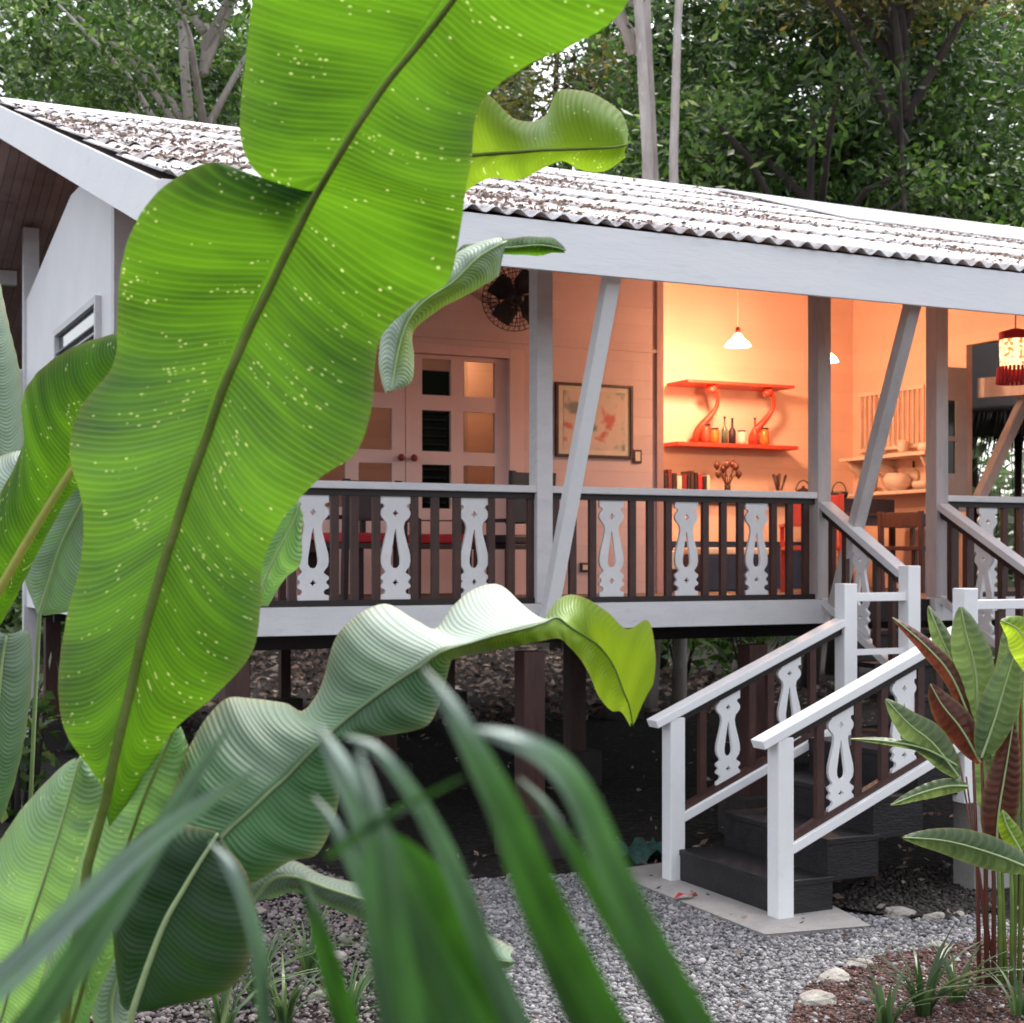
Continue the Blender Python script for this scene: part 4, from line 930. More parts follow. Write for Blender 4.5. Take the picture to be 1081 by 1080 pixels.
# neighbouring thatched hut beyond the porch
M['thatch'] = paint('thatch', (.045, .032, .03), (.03, .022, .022), .95, 6, (.12, .085, .06), .4, (6, 6, .6), .9, 40)
hc = W(1110, 430, 24)
hut = empty('thatched_hut', (hc.x, hc.y, 0), 'small hut with a shaggy brown thatch roof beyond the right porch', 'hut')
MB().lathe((hc.x, hc.y, 4.25), [(2.6, 0), (2.5, .1), (1.3, 1.2), (.1, 2.2)], 26).build('roof', M['thatch'], hut)
fr = MB()
for k in range(240):
    t = 2*math.pi*k/240+random.uniform(-.01, .01); L_ = random.uniform(.25, .6); e = Vector((math.cos(t), math.sin(t), 0))
    fr.tube([Vector((hc.x, hc.y, 4.3))+e*2.5, Vector((hc.x, hc.y, 4.3-L_))+e*(2.68+random.uniform(-.05, .1))], [.03, .006], 4)
fr.build('thatch_fringe', M['thatch'], hut)
for k in range(6): t = k*1.047; MB().tube([(hc.x+2*math.cos(t), hc.y+2*math.sin(t), 0), (hc.x+2*math.cos(t), hc.y+2*math.sin(t), 4.4)], .07, 8).build('post', M['brown'], hut)

# ------------------------------------------------------------------ trees
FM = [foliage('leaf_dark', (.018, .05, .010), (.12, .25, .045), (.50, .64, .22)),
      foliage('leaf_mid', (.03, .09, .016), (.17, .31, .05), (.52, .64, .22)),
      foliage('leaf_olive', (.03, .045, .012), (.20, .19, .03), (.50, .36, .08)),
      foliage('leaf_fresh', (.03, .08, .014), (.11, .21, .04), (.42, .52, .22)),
      foliage('leaf_lightened', (.20, .34, .10), (.50, .58, .36), (.75, .78, .62), .45)]  # daylight missing beyond the porch is put into this lightened colour
def tree(px, d, zc, rx, rz, n, m, label, bark=M['darkbark'], trunks=((0, 0, .13),), lean=.0, L=.26, clumps=60, group='rainforest trees behind the house', gap=.38):
    base = W(px, HZ, d); bx_, by_ = base.x, base.y
    t = empty('tree', (bx_, by_, 0), label, 'tree', group)
    for dx, dy, r_ in trunks:
        pts = []; top = zc+rz*.8
        for k in range(9):
            f = k/8; pts.append((bx_+dx*(1+f*1.5)+lean*f*top+.22*math.sin(f*6+dx*5), by_+dy+.15*math.cos(f*4), top*f))
        MB().tube(pts, [r_*(1.25 if k == 0 else 1)*(1-.6*k/8) for k in range(9)], 10).build('trunk', bark, t)
    lb = MB(); C = []
    cen = RNG.normal(size=(clumps, 3)); cen /= np.linalg.norm(cen, axis=1)[:, None]; cen *= (RNG.uniform(.25, 1, clumps)**.6)[:, None]
    cen = cen*np.array([rx, rx*.8, rz])+np.array([bx_+lean*zc, by_, zc])
    for cc in cen[::4]:
        b0 = Vector((bx_+lean*zc*.8, by_, max(2, cc[2]-abs(cc[0]-bx_)*.7-1))); mid = b0.lerp(Vector(cc), .55)+Vector((0, 0, .4)); lb.tube([b0, mid, Vector(cc)], [.09, .05, .02], 6)
    lb.build('limb', bark, t)
    per = int(n*1.35)//clumps
    for cc in cen:
        s = RNG.uniform(.35, 1.0)*gap*1.9; C.append(cc+RNG.normal(size=(per, 3))*np.array([s, s, s*.55]))
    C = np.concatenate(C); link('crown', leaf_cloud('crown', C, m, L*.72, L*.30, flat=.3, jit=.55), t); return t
tree(-25, 30, 9.6, 2.6, 4.0, 9000, FM[1], 'dense green tree behind the left end of the roof', L=.24, clumps=48)
tree(165, 33, 10.5, 3.2, 5.4, 17000, FM[0], 'dark leafy tree with slim leaning trunk left of the big leaf', M['bark'], ((-.6, 0, .13),), .05, L=.24, clumps=60)
tree(215, 27, 11, 3.0, 4.2, 9000, FM[1], 'green tree with two thin grey trunks left of the big leaf', M['bark'], ((-.1, 0, .16), (.6, .3, .11)), L=.22, clumps=50)
tree(330, 34, 10, 3.4, 5.0, 9000, FM[0], 'tree standing behind the tall banana leaf', L=.25, clumps=60)
tree(455, 36, 10, 3.2, 5.0, 9000, FM[2], 'olive tree right behind the top of the banana leaf', L=.25, clumps=60)
tree(590, 34, 10.5, 3.4, 4.4, 10000, FM[2], 'olive brown tree just left of the pale trunks', L=.24, clumps=55)
tree(669, 21, 12.6, 3.2, 3.2, 5000, FM[1], 'tree with three pale lichen covered trunks above the roof', M['bark'], ((-.17, -.5, .11), (.05, -.3, .14), (.25, -.6, .09)), L=.2, clumps=36)
tree(770, 30, 10.5, 3.6, 5.6, 24000, FM[0], 'large dark green tree right of the pale trunks', L=.26, clumps=80)
tree(885, 27, 9.5, 3.4, 5.0, 26000, FM[0], 'large dark green tree over the middle right of the roof', L=.27, clumps=85)
tree(990, 29, 9.5, 2.2, 5.6, 15000, FM[1], 'tall green tree with yellowing top above the right roof', L=.24, clumps=70)
tree(955, 22, 11.0, 2.6, 1.2, 6500, FM[2], 'tree whose olive gold branches reach over the top right', L=.2, clumps=36, lean=.0, trunks=((0, 0, .05),))
tree(1110, 40, 9.6, 3.2, 3.2, 9000, FM[0], 'dark tree at the right edge of the picture', L=.25, clumps=50)
tree(700, 28, 8.2, 2.4, 1.6, 4000, FM[3], 'young bright green tree poking above the ridge', L=.22, clumps=26)
tree(860, 24, 8.4, 4.2, 1.3, 3000, FM[1], 'young bright green tree close behind the right roof', L=.24, clumps=34)
tree(1020, 27, 8.4, 3.0, 1.3, 4000, FM[3], 'young yellow green tree behind the raised roof sheets', L=.2, clumps=30)
# far wood as one mass
n = 60000; px = RNG.uniform(-120, 1200, n); d = RNG.uniform(44, 60, n); z = RNG.uniform(.3, 19, n)*np.clip(1.0+.16*np.sin(px*.013)+.1*np.sin(px*.05), .6, 1.3)
gapm = ~(((px > 5) & (px < 60) & (z > 13.5) & (z < 18)) | ((px > 1035) & (z > 9.5) & (z < 17)) | ((px > 990) & (px < 1110) & (z > 1.2) & (z < 7)) | ((px > 560) & (px < 620) & (z > 14))); px, d, z = px[gapm], d[gapm], z[gapm]
xc = (px-540.5)/F*d; C = np.stack([CA*xc+SA*d, -SA*xc+CA*d, z], 1)
tag(link('far_wood', leaf_cloud('far_wood', C, FM[0], .75, .38, flat=.3)), 'far off wall of dark forest behind the nearer trees', 'forest', kind='stuff')

# shrubs beyond the porch and behind the house
def shrub(px, d, r, h, n, m, label, L=.3, z0=.1, group='shrubs growing beyond the house'):
    b = W(px, HZ, d); o = empty('shrub', (b.x, b.y, 0), label, 'shrub', group)
    C = RNG.normal(size=(n, 3))*np.array([r*.5, r*.5, h*.28])+np.array([b.x, b.y, h*.5+z0]); C[:, 2] = np.clip(C[:, 2], .08, None)
    link('foliage', leaf_cloud('foliage', C, m, L, L*.38, flat=.2), o)
    s = MB()
    for k in range(7): a_ = k*.9; s.tube([(b.x+.1*math.cos(a_), b.y+.1*math.sin(a_), 0), (b.x+r*.4*math.cos(a_), b.y+r*.4*math.sin(a_), h*.8)], [.03, .012], 5)
    s.build('stem', M['darkbark'], o)
shrub(1032, 27.5, 1.0, 4.2, 330, FM[4], 'bright green shrub seen through the right end of the porch', .4)
shrub(1078, 28.5, 1.3, 5.0, 650, FM[4], 'pale green shrub right of the porch window frame', .32)
shrub(1000, 30, 1.8, 5.6, 450, FM[4], 'leafy shrub behind the porch window frame', .3)
shrub(1125, 28, 1.0, 3.2, 400, FM[3], 'green shrub at the right edge beyond the porch', .35)
shrub(720, 27, 1.0, 1.6, 260, FM[1], 'low shrub glimpsed beneath the house right of the stilt', .3)
shrub(790, 26, 1.0, 1.4, 240, FM[1], 'low shrub glimpsed beneath the house behind the stair rail', .3)
shrub(60, 24, 1.2, 2.0, 500, FM[3], 'low shrub beyond the house at the far left', .3)
shrub(20, 12, .5, 1.1, 160, FM[1], 'small weedy shrub beside the left stilt', .18)

# ------------------------------------------------------------------ big foreground plants
LB = leafmat('banana_leaf_bright', (.032, .12, .006), (.014, .055, .018), (.115, .27, .010), .5, 760, .6, 1.0, stripe=.38, yellow=(.07, .17, .01), spec=.12, bump=.3)  # second colour stands in for patches of bluish sheen
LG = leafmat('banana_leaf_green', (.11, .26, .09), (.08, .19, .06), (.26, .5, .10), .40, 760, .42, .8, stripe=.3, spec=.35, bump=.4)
LP = leafmat('banana_leaf_wax_sheen', (.026, .10, .028), (.018, .07, .020), (.2, .42, .12), .16, 880, .45, 0, (.58, .66, .58), stripe=.16, bump=.35, spec=.3)
LD = leafmat('banana_leaf_dark', (.006, .028, .008), (.010, .034, .010), (.06, .18, .02), .2, 880, .46, 0, (.4, .48, .42), stripe=.10, bump=.25, spec=.22)
LT = leafmat('banana_leaf_tip', (.13, .24, .015), (.1, .2, .012), (.5, .7, .04), .5, 260, .4, .3, stripe=.3)

hero = empty('banana_plant', W(80, 1500, 2.0)*1.0, 'towering bright green banana plant whose giant leaf crosses the picture', 'plant'); hero.location.z = 0
gb = W(78, 1400, 2.05); 
rows = [((118, 850), (116, 853), (121, 880)), ((128, 800), (97, 812), (150, 838)), ((146, 725), (77, 765), (188, 778)), ((160, 665), (66, 710), (240, 735)), ((179, 600), (68, 655), (276, 692)),
        ((195, 550), (88, 592), (282, 640)), ((211, 500), (97, 535), (283, 598)), ((228, 455), (84, 475), (308, 548)), ((243, 410), (92, 425), (352, 503)), ((258, 375), (121, 378), (389, 478)),
        ((276, 335), (124, 322), (405, 430)), ((295, 297), (130, 280), (407, 382)), ((312, 262), (147, 238), (414, 345)), ((327, 232), (180, 197), (448, 313)), ((337, 212), (232, 168), (486, 290)),
        ((345, 197), (276, 180), (497, 255)), ((351, 187), (327, 216), (501, 235)), ((358, 175), (280, 172), (504, 220)), ((370, 155), (263, 135), (506, 205)), ((395, 115), (260, 88), (514, 160)), ((425, 72), (266, 35), (517, 115)),
        ((455, 36), (275, -8), (533, 78)), ((485, -2), (292, -60), (577, 47)), ((510, -38), (330, -120), (622, 33)), ((530, -75), (380, -170), (676, 2)), ((545, -115), (440, -205), (692, -60)), ((556, -160), (500, -220), (650, -140)), ((565, -205), (560, -210), (572, -208))]
broad_leaf(hero, rows, [2.12, 2.10, 2.05, 1.98, 1.89, 1.76], LB, M['midrib'], (.0075, .0035), sub=9, nv=16, el=[.02, .06, .10, .08], er=[.02, .03, .09, .05], bulge=.016, ripple=.0010, rfreq=3.4, wave=.03,
           stalk=[(66, 2050, 2.2), (62, 1400, 2.16), (74, 1080, 2.13), (98, 920, 2.12)], label='giant glowing leaf speckled with pale dots', pale=([.0, .12, .25, .0, 0, 0, 0, 0, 0], [.0, .0, .18, .05, 0, .0, .1, .0, .0]))  # pale patches are sheen put into the leaf colour
# plant bases
def clump(label, loc): return empty('banana_plant', loc, label, 'plant', 'banana plants in the foreground')
def ground_below(px, py, d): p = W(px, py, d); return Vector((p.x, p.y, 0))
hero['group'] = 'banana plants in the foreground'; hero.location = ground_below(75, 1080, 2.05)
# leaf at the upper right behind the giant one
pr = clump('banana plant behind, holding two small bright leaves and curled pale leaves by the fan', ground_below(300, 700, 2.75))
broad_leaf(pr, [((400, 172), (420, 120), (430, 215)), ((470, 166), (470, 95), (470, 215)), ((515, 163), (512, 100), (512, 190)), ((545, 161), (545, 126), (545, 192)), ((570, 159), (574, 122), (565, 184)), ((600, 158), (590, 94), (592, 171)), ((628, 157), (624, 97), (618, 180)), ((648, 156), (655, 118), (642, 178)), ((663, 153), (664, 146), (661, 164))],
           2.75, LB, M['midrib'], (.004, .002), nv=10, el=[0, .05, .1], er=[0, .04, .08], bulge=.03, wave=.012, label='small bright leaf held out over the roof edge', pale=([0, 0, 0, 0, .9, 0, 0, 0, 0], [0, 0]), lime=([.5, .5], [.5, .5]))
broad_leaf(pr, [((480, 268), (490, 258), (490, 275)), ((520, 263), (525, 254), (524, 269)), ((545, 261), (550, 250), (548, 269)), ((568, 259), (572, 250), (570, 270)), ((585, 261), (586, 252), (584, 267)), ((598, 265), (598, 263), (597, 267))],
           2.7, LB, M['midrib_pale'], (.002, .001), nv=4, label='slim green leaf tip beside the fascia')
broad_leaf(pr, [((535, 255), (525, 250), (527, 290)), ((505, 272), (490, 262), (520, 296)), ((478, 298), (462, 285), (492, 312)), ((448, 318), (430, 305), (465, 326)), ((430, 340), (408, 330), (437, 350)), ((420, 372), (400, 372), (437, 376)), ((416, 395), (402, 400), (435, 402)), ((412, 415), (408, 417), (418, 412))],
           [2.5, 2.45, 2.4], LP, M['midrib_pale'], (.002, .001), nv=6, bulge=.05, label='curled pale waxy leaf edge peeping out beside the giant leaf', pale=([.9, .9, .8, .7], [.9, .1, .1, .8]), lime=([0, .1, 0, 0], [0, .8, .8, 0]))
broad_leaf(pr, [((268, 640), (255, 640), (283, 640)), ((283, 605), (265, 600), (300, 612)), ((300, 570), (275, 565), (317, 595)), ((312, 545), (290, 535), (319, 562)), ((316, 528), (312, 525), (320, 540))],
           2.6, LG, M['midrib_pale'], (.003, .001), nv=6, label='pale green leaf edge in front of the left railing')
# left side leaves
pl2 = clump('banana plant at the left edge with a yellow green leaf and grey green leaves', ground_below(-40, 900, 2.9))
broad_leaf(pl2, [((-40, 690), (-70, 610), (-25, 700)), ((0, 622), (-12, 540), (12, 640)), ((30, 570), (24, 470), (42, 580)), ((58, 524), (23, 425), (70, 530)), ((80, 490), (38, 395), (92, 505)), ((108, 440), (74, 368), (125, 470)), ((135, 390), (118, 353), (155, 420)), ((160, 340), (158, 345), (170, 350))],
           2.65, LB, M['midrib_yellow'], (.009, .005), nv=12, el=.06, er=.03, bulge=.03, label='yellow green leaf with a thick yellow midrib', stalk=[(-90, 1000, 2.8), (-70, 760, 2.7)])
broad_leaf(pl2, [((-5, 650), (-40, 640), (10, 640)), ((-5, 560), (-50, 540), (24, 550)), ((-6, 490), (-50, 480), (27, 480)), ((-8, 420), (-45, 400), (22, 400)), ((-8, 350), (-30, 350), (10, 345)), ((-6, 290), (-10, 300), (0, 298))],
           3.1, LP, M['midrib_pale'], (.004, .002), nv=8, label='narrow grey green leaf standing at the left edge', pale=([.6, .5, .4], [.55, .5, .35]))
broad_leaf(pl2, [((-30, 590), (-60, 560), (-20, 620)), ((0, 545), (-30, 510), (20, 590)), ((25, 510), (0, 482), (50, 560)), ((40, 480), (32, 474), (50, 500))],
           2.95, LP, M['midrib_pale'], (.004, .002), nv=8, label='pale waxy leaf behind the yellow midrib', pale=([.9, .9], [.9, .9]))
broad_leaf(pl2, [((42, 648), (38, 645), (48, 650)), ((52, 615), (25, 605), (88, 640)), ((65, 575), (30, 570), (108, 610)), ((82, 540), (52, 530), (112, 570)), ((100, 505), (72, 488), (116, 530)), ((112, 480), (105, 470), (118, 480))],
           2.85, LP, M['midrib_pale'], (.004, .002), nv=10, bulge=.04, label='grey striped leaf hanging below the yellow midrib', pale=([.45, .4, .35], [.45, .4, .35]), stalk=[(30, 900, 2.95), (36, 760, 2.9)])
broad_leaf(pl2, [((-30, 900), (-50, 890), (-20, 905)), ((-14, 840), (-50, 830), (8, 850)), ((-6, 780), (-50, 760), (25, 785)), ((0, 725), (-40, 710), (34, 715)), ((4, 690), (-20, 670), (32, 672)), ((8, 668), (0, 664), (24, 664))],
           2.8, LP, M['midrib_pale'], (.004, .002), nv=10, label='dusty green leaf at the left edge beside the brown stilt', pale=([.3, .3], [.5, .35, .1, .0][::-1]), stalk=[(-60, 1100, 2.9)])
# lower left pair
lo = clump('low banana plant with two light green leaves at the lower left corner', ground_below(30, 1080, 2.3))
broad_leaf(lo, [((-30, 1160), (-90, 1120), (60, 1160)), ((0, 1080), (-70, 1010), (85, 1080)), ((20, 1010), (-45, 930), (98, 1010)), ((40, 950), (-5, 893), (108, 950)), ((56, 900), (22, 855), (112, 900)), ((68, 860), (48, 826), (113, 860)), ((78, 825), (68, 807), (112, 826)), ((86, 797), (82, 799), (92, 803))],
           [2.5, 2.3, 2.3], LG, M['midrib_pale'], (.003, .002), nv=14, el=.08, er=.03, bulge=.03, pale=([.35, .35, .3, .25, .3], [.25, .25, .3, .3]), label='broad light green leaf with rows of pale dots', stalk=[(-50, 1500, 2.5)])
broad_leaf(lo, [((55, 1150), (10, 1140), (90, 1150)), ((80, 1070), (35, 1060), (95, 1075)), ((100, 1000), (60, 980), (122, 1010)), ((118, 945), (82, 915), (152, 950)), ((134, 895), (100, 860), (200, 882)), ((148, 855), (118, 830), (213, 862)), ((162, 820), (138, 810), (206, 820)), ((174, 795), (160, 790), (198, 785)), ((186, 764), (182, 768), (190, 766))],
           2.2, LG, M['midrib'], (.0035, .002), nv=12, bulge=.015, el=.04, er=.04, pale=([.3, .25, .2], [.0, .0, .0, .05]), label='pointed bright green leaf right of the midrib of the giant leaf', stalk=[(45, 1500, 2.3)])
# waving giant leaf across the middle
md = clump('banana plant with one long waving leaf, white sky sheen coloured into its crests, lime at the tip', ground_below(140, 1080, 2.3))
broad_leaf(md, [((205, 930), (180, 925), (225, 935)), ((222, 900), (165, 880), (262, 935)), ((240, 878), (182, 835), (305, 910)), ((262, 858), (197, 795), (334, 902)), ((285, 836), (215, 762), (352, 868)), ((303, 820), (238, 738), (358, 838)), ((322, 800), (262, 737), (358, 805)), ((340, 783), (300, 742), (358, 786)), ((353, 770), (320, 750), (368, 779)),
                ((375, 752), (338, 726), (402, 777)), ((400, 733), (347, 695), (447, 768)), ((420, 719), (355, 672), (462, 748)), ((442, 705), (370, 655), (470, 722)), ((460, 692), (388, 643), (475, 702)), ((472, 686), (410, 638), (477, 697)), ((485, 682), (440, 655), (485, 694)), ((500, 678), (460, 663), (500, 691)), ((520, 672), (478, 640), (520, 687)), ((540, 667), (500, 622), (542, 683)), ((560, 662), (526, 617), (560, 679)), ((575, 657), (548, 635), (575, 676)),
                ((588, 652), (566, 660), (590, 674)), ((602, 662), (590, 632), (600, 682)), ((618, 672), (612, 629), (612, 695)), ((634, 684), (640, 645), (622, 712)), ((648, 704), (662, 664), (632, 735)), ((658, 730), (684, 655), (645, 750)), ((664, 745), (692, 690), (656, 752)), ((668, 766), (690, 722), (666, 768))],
           [2.1, 2.2, 2.25, 2.3, 2.4, 2.55, 2.6], LP, M['midrib_thin'], (.0035, .0012), sub=7, nv=14, el=[.02, .08, .12, .15, .2, .22, -.02, -.1], er=[.02, .05, .0, .06, .06, .0, -.02, .05], bulge=.03, wave=.0, kc=.5, label='long undulating leaf, dark at the foot and white sky sheen coloured into its crests',
           pale=([0, 0, 0, .05, .22, .28, .25, .18, .15, .1, .1, .2, .45, .9, 1, 1, .9, 1, 1, 1, 1, .6, .1, 0, 0, .1, .5, 0, 0], [0, 0, 0, 0, 0, 0, 0, 0, .05, .1, .08, .05, .0, 0]+[0]*15),  # white along the crests is sky reflection put into the leaf colour
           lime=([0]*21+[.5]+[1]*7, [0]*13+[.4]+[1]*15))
broad_leaf(md, [((140, 1068), (126, 1055), (170, 1065)), ((158, 1015), (118, 975), (238, 1046)), ((175, 972), (122, 925), (264, 1012)), ((192, 942), (140, 888), (270, 968)), ((208, 915), (165, 868), (262, 925)), ((222, 893), (205, 872), (240, 895)), ((230, 880), (228, 878), (233, 882))],
           2.05, LD, M['midrib_pale'], (.005, .002), nv=14, el=.08, er=.02, bulge=.03, label='large dark green leaf low in the left foreground', pale=([.0, .0], [.05, .05]), stalk=[(110, 1500, 2.1), (128, 1150, 2.1)])
broad_leaf(md, [((262, 960), (270, 915), (272, 950)), ((285, 930), (282, 910), (290, 948)), ((310, 925), (308, 908), (310, 942)), ((345, 937), (348, 926), (342, 955)), ((390, 952), (395, 935), (385, 972)), ((430, 972), (440, 948), (425, 990)), ((470, 988), (482, 962), (462, 1008)), ((510, 1008), (515, 985), (505, 1020)), ((545, 1016), (543, 1002), (545, 1022))],
           2.2, LP, M['midrib_pale'], (.003, .001), nv=7, bulge=.04, label='pale curled leaf arching behind the blurred blades', pale=([.6, .5, .35, .3], [.45, .4, .25, .3]), stalk=[(190, 1400, 2.3), (235, 1080, 2.2)])
broad_leaf(md, [((120, 1100), (100, 1090), (135, 1110)), ((118, 1060), (95, 1045), (140, 1075)), ((125, 1030), (110, 1015), (138, 1045)), ((128, 1010), (126, 1008), (131, 1012))],
           2.3, LP, M['midrib_pale'], (.003, .001), nv=5, label='grey green leaf tip under the dark leaf', pale=([.5, .5], [.5, .5]))

# near blurred strap leaves
def strapmat(name, c1, c2, trans, tf, pale):
    m, t, p = newmat(name); L = t.links
    uv = N(t, 'ShaderNodeUVMap'); uv.uv_map = 'UVMap'
    mp = N(t, 'ShaderNodeMapping'); mp.inputs['Scale'].default_value = (6, 420, 1); L.new(uv.outputs[0], mp.inputs['Vector'])
    n = N(t, 'ShaderNodeTexNoise', i_Scale=1.0, i_Detail=4.0); L.new(mp.outputs[0], n.inputs['Vector'])
    n2 = N(t, 'ShaderNodeTexNoise', i_Scale=14.0, i_Detail=3.0); L.new(uv.outputs[0], n2.inputs['Vector'])
    a = ramp(t, .38, .62); L.new(n.outputs['Fac'], a.inputs[0]); b_ = ramp(t, .4, .65); L.new(n2.outputs['Fac'], b_.inputs[0])
    c = mix(t, a.outputs[0], c1, c2); c = mix(t, math_(t, 'MULTIPLY', b_.outputs[0], .5), c, tuple(v*.45 for v in c1))
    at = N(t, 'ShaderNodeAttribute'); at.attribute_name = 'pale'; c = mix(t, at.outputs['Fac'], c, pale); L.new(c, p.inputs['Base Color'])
    p.inputs['Roughness'].default_value = .38; p.inputs['Specular IOR Level'].default_value = .4
    bm_ = N(t, 'ShaderNodeBump', i_Strength=.5, i_Distance=.002); L.new(n.outputs['Fac'], bm_.inputs['Height']); L.new(bm_.outputs[0], p.inputs['Normal'])
    tr = N(t, 'ShaderNodeBsdfTranslucent'); L.new(mix(t, b_.outputs[0], trans, tuple(v*.35 for v in trans)), tr.inputs['Color'])
    mx = N(t, 'ShaderNodeMixShader'); mx.inputs[0].default_value = tf
    L.new(p.outputs[0], mx.inputs[1]); L.new(tr.outputs[0], mx.inputs[2]); L.new(mx.outputs[0], t.nodes['Material Output'].inputs[0]); return m
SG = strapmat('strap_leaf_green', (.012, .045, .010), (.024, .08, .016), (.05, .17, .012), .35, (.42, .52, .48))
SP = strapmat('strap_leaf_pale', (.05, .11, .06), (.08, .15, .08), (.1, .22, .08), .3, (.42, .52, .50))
def strap(parent, pts, wds, d, m, label=None, dd=None, pale=None):
    n = len(pts); ds = dd or [d]*n; rows = []; wds = [w_*.86 for w_ in wds]
    for i, (p, w_) in enumerate(zip(pts, wds)):
        a = np.array(pts[max(i-1, 0)], float); b = np.array(pts[min(i+1, n-1)], float); t_ = (b-a)/np.linalg.norm(b-a); nn = np.array([t_[1], -t_[0]])
        l = np.array(p)+nn*w_/2*(-1 if nn[0] > 0 else 1); r_ = np.array(p)-nn*w_/2*(-1 if nn[0] > 0 else 1)
        rows.append((tuple(p), tuple(l), tuple(r_)))
    # rows carry left/right consistently
    o = broad_leaf(parent, rows, ds, m, m, (.0003, .0002), sub=6, nv=4, el=0.0, er=[.012, -.006, .01], bulge=-.02*np.mean(wds)/40, ripple=0, kc=0, label=label, name='leaf', pale=(pale, pale) if pale else None)
    return o
nb = empty('grass_clump', ground_below(420, 1080, .8), 'blurred clump of long arching strap leaves close to the lens', 'grass clump', 'strap leaved clumps close to the lens')
strap(nb, [(860, 1300), (790, 1180), (715, 1060), (655, 940), (618, 850), (590, 808), (560, 788), (530, 777), (503, 770)], [70, 66, 58, 46, 38, 33, 26, 18, 5], .62, SG, 'blade that arches over to the left with a pale shining bend', pale=[0, 0, 0, .12, .35, .85, .9, .9, .8])
strap(nb, [(740, 1300), (680, 1180), (620, 1060), (570, 950), (535, 860), (505, 800), (475, 745), (447, 705)], [80, 76, 68, 56, 44, 34, 22, 4], .64, SG, 'tall blade rising right of the centre', pale=[0, 0, 0, 0, .1, .25, .6, .8])
strap(nb, [(560, 1350), (520, 1200), (475, 1090), (435, 1000), (408, 920), (385, 860), (360, 810), (335, 765)], [110, 108, 98, 76, 56, 42, 30, 5], .66, SG, 'broad blade at the centre of the clump', pale=[0, 0, .05, .1, .15, .5, .8, .8])
strap(nb, [(480, 1350), (450, 1200), (425, 1080), (408, 980), (400, 900), (392, 850), (378, 790)], [70, 66, 60, 54, 40, 26, 4], .60, SG, 'upright blade standing in front of the dark leaf', pale=[0, 0, .1, .15, .2, .4, .8])
strap(nb, [(600, 1350), (570, 1210), (520, 1110), (475, 1010), (440, 930), (400, 890), (370, 880)], [150, 140, 120, 90, 66, 40, 10], .75, SG, 'wide dark blade low in the clump')
strap(nb, [(420, 1300), (390, 1180), (365, 1080), (345, 1010), (330, 960), (318, 925)], [40, 36, 32, 26, 16, 3], .85, SG, 'short narrow blade at the left of the clump')
strap(nb, [(345, 905), (380, 880), (420, 855), (455, 838), (490, 820)], [9, 11, 10, 7, 3], .6, SG, 'yellowish stray blade crossing the others')
strap(nb, [(285, 1130), (278, 1060), (272, 1000), (258, 950), (240, 912), (222, 890)], [16, 18, 20, 18, 14, 4], .8, SP, 'pale grey blade with a bent tip', pale=[0, 0, .2, .5, .7, .7])
strap(nb, [(620, 1300), (560, 1120), (510, 1000), (470, 900), (430, 830), (395, 790), (365, 778)], [40, 36, 30, 26, 20, 14, 4], .68, SP, 'slim lighter blade arching left', pale=[0, 0, 0, .1, .2, .5, .7])
strap(nb, [(500, 1300), (452, 1120), (420, 1010), (382, 930), (352, 870), (330, 840)], [34, 32, 28, 22, 14, 3], .72, SP, 'slim lighter blade at the left of the clump', pale=[0, 0, .05, .1, .3, .5])
strap(nb, [(820, 1300), (740, 1130), (680, 1030), (640, 960), (600, 890), (575, 850), (548, 822)], [30, 28, 26, 24, 18, 12, 3], .70, SG, 'slim dark blade beside the arching one', pale=[0, 0, 0, 0, .1, .2, .4])
nl = empty('grass_clump', ground_below(-60, 1100, .8), 'blurred pair of grey green strap leaves slanting in from the lower left', 'grass clump', 'strap leaved clumps close to the lens')
strap(nl, [(-160, 1180), (-60, 1085), (10, 1028), (80, 960), (150, 895), (215, 848), (272, 812)], [44, 42, 38, 34, 28, 18, 4], .8, SP, 'grey shining blade lying above the other', pale=[.6, .6, .6, .5, .5, .5, .3])
strap(nl, [(-120, 1300), (-20, 1150), (50, 1060), (110, 970), (165, 885), (205, 820), (242, 768)], [46, 44, 42, 38, 30, 18, 4], .85, SG, 'darker blue green blade', pale=[.1, .15, .2, .2, .3, .5, .5])

# ------------------------------------------------------------------ right hand bed: heliconia, grass, rocks
HG = leafmat('heliconia_green', (.055, .10, .045), (.035, .075, .03), (.3, .45, .12), .3, 160, .4, 0, (.5, .58, .48), stripe=.3)
HM = leafmat('heliconia_maroon', (.075, .022, .014), (.05, .018, .012), (.30, .07, .03), .3, 160, .35, 0, (.5, .4, .3), stripe=.3)
he = empty('heliconia_plant', WZ(1045, 1045), 'upright plant with mixed green and maroon leaves at the right edge', 'plant')
def lance(pts, wmax, m, d, label=None, rib=M['midrib_pale'], e=.03):
    n = len(pts)+2; P = [np.array(p, float) for p in pts]; Q_ = [cr(P, u) for u in np.linspace(0, len(P)-1, n+2)]
    prof = [math.sin(math.pi*min(1, (i+.35)/(len(Q_)-.4))**.85) for i in range(len(Q_))]; rows = []
    for i, q in enumerate(Q_):
        a = Q_[max(i-1, 0)]; b = Q_[min(i+1, len(Q_)-1)]; t_ = (b-a)/np.linalg.norm(b-a); nn = np.array([t_[1], -t_[0]]); w_ = max(prof[i], .06)*wmax/2
        rows.append((tuple(q), tuple(q+nn*w_), tuple(q-nn*w_)))
    return broad_leaf(he, rows, d, m, rib, (.006, .003), sub=5, nv=5, el=e, er=e, bulge=.02, kc=.3, label=label)
DH = WZ(1045, 1045); dh = F*H/(1045-HZ)
lance([(1030, 775), (1005, 715), (975, 680), (942, 652)], 20, HM, dh, 'narrow rusty maroon leaf leaning left')
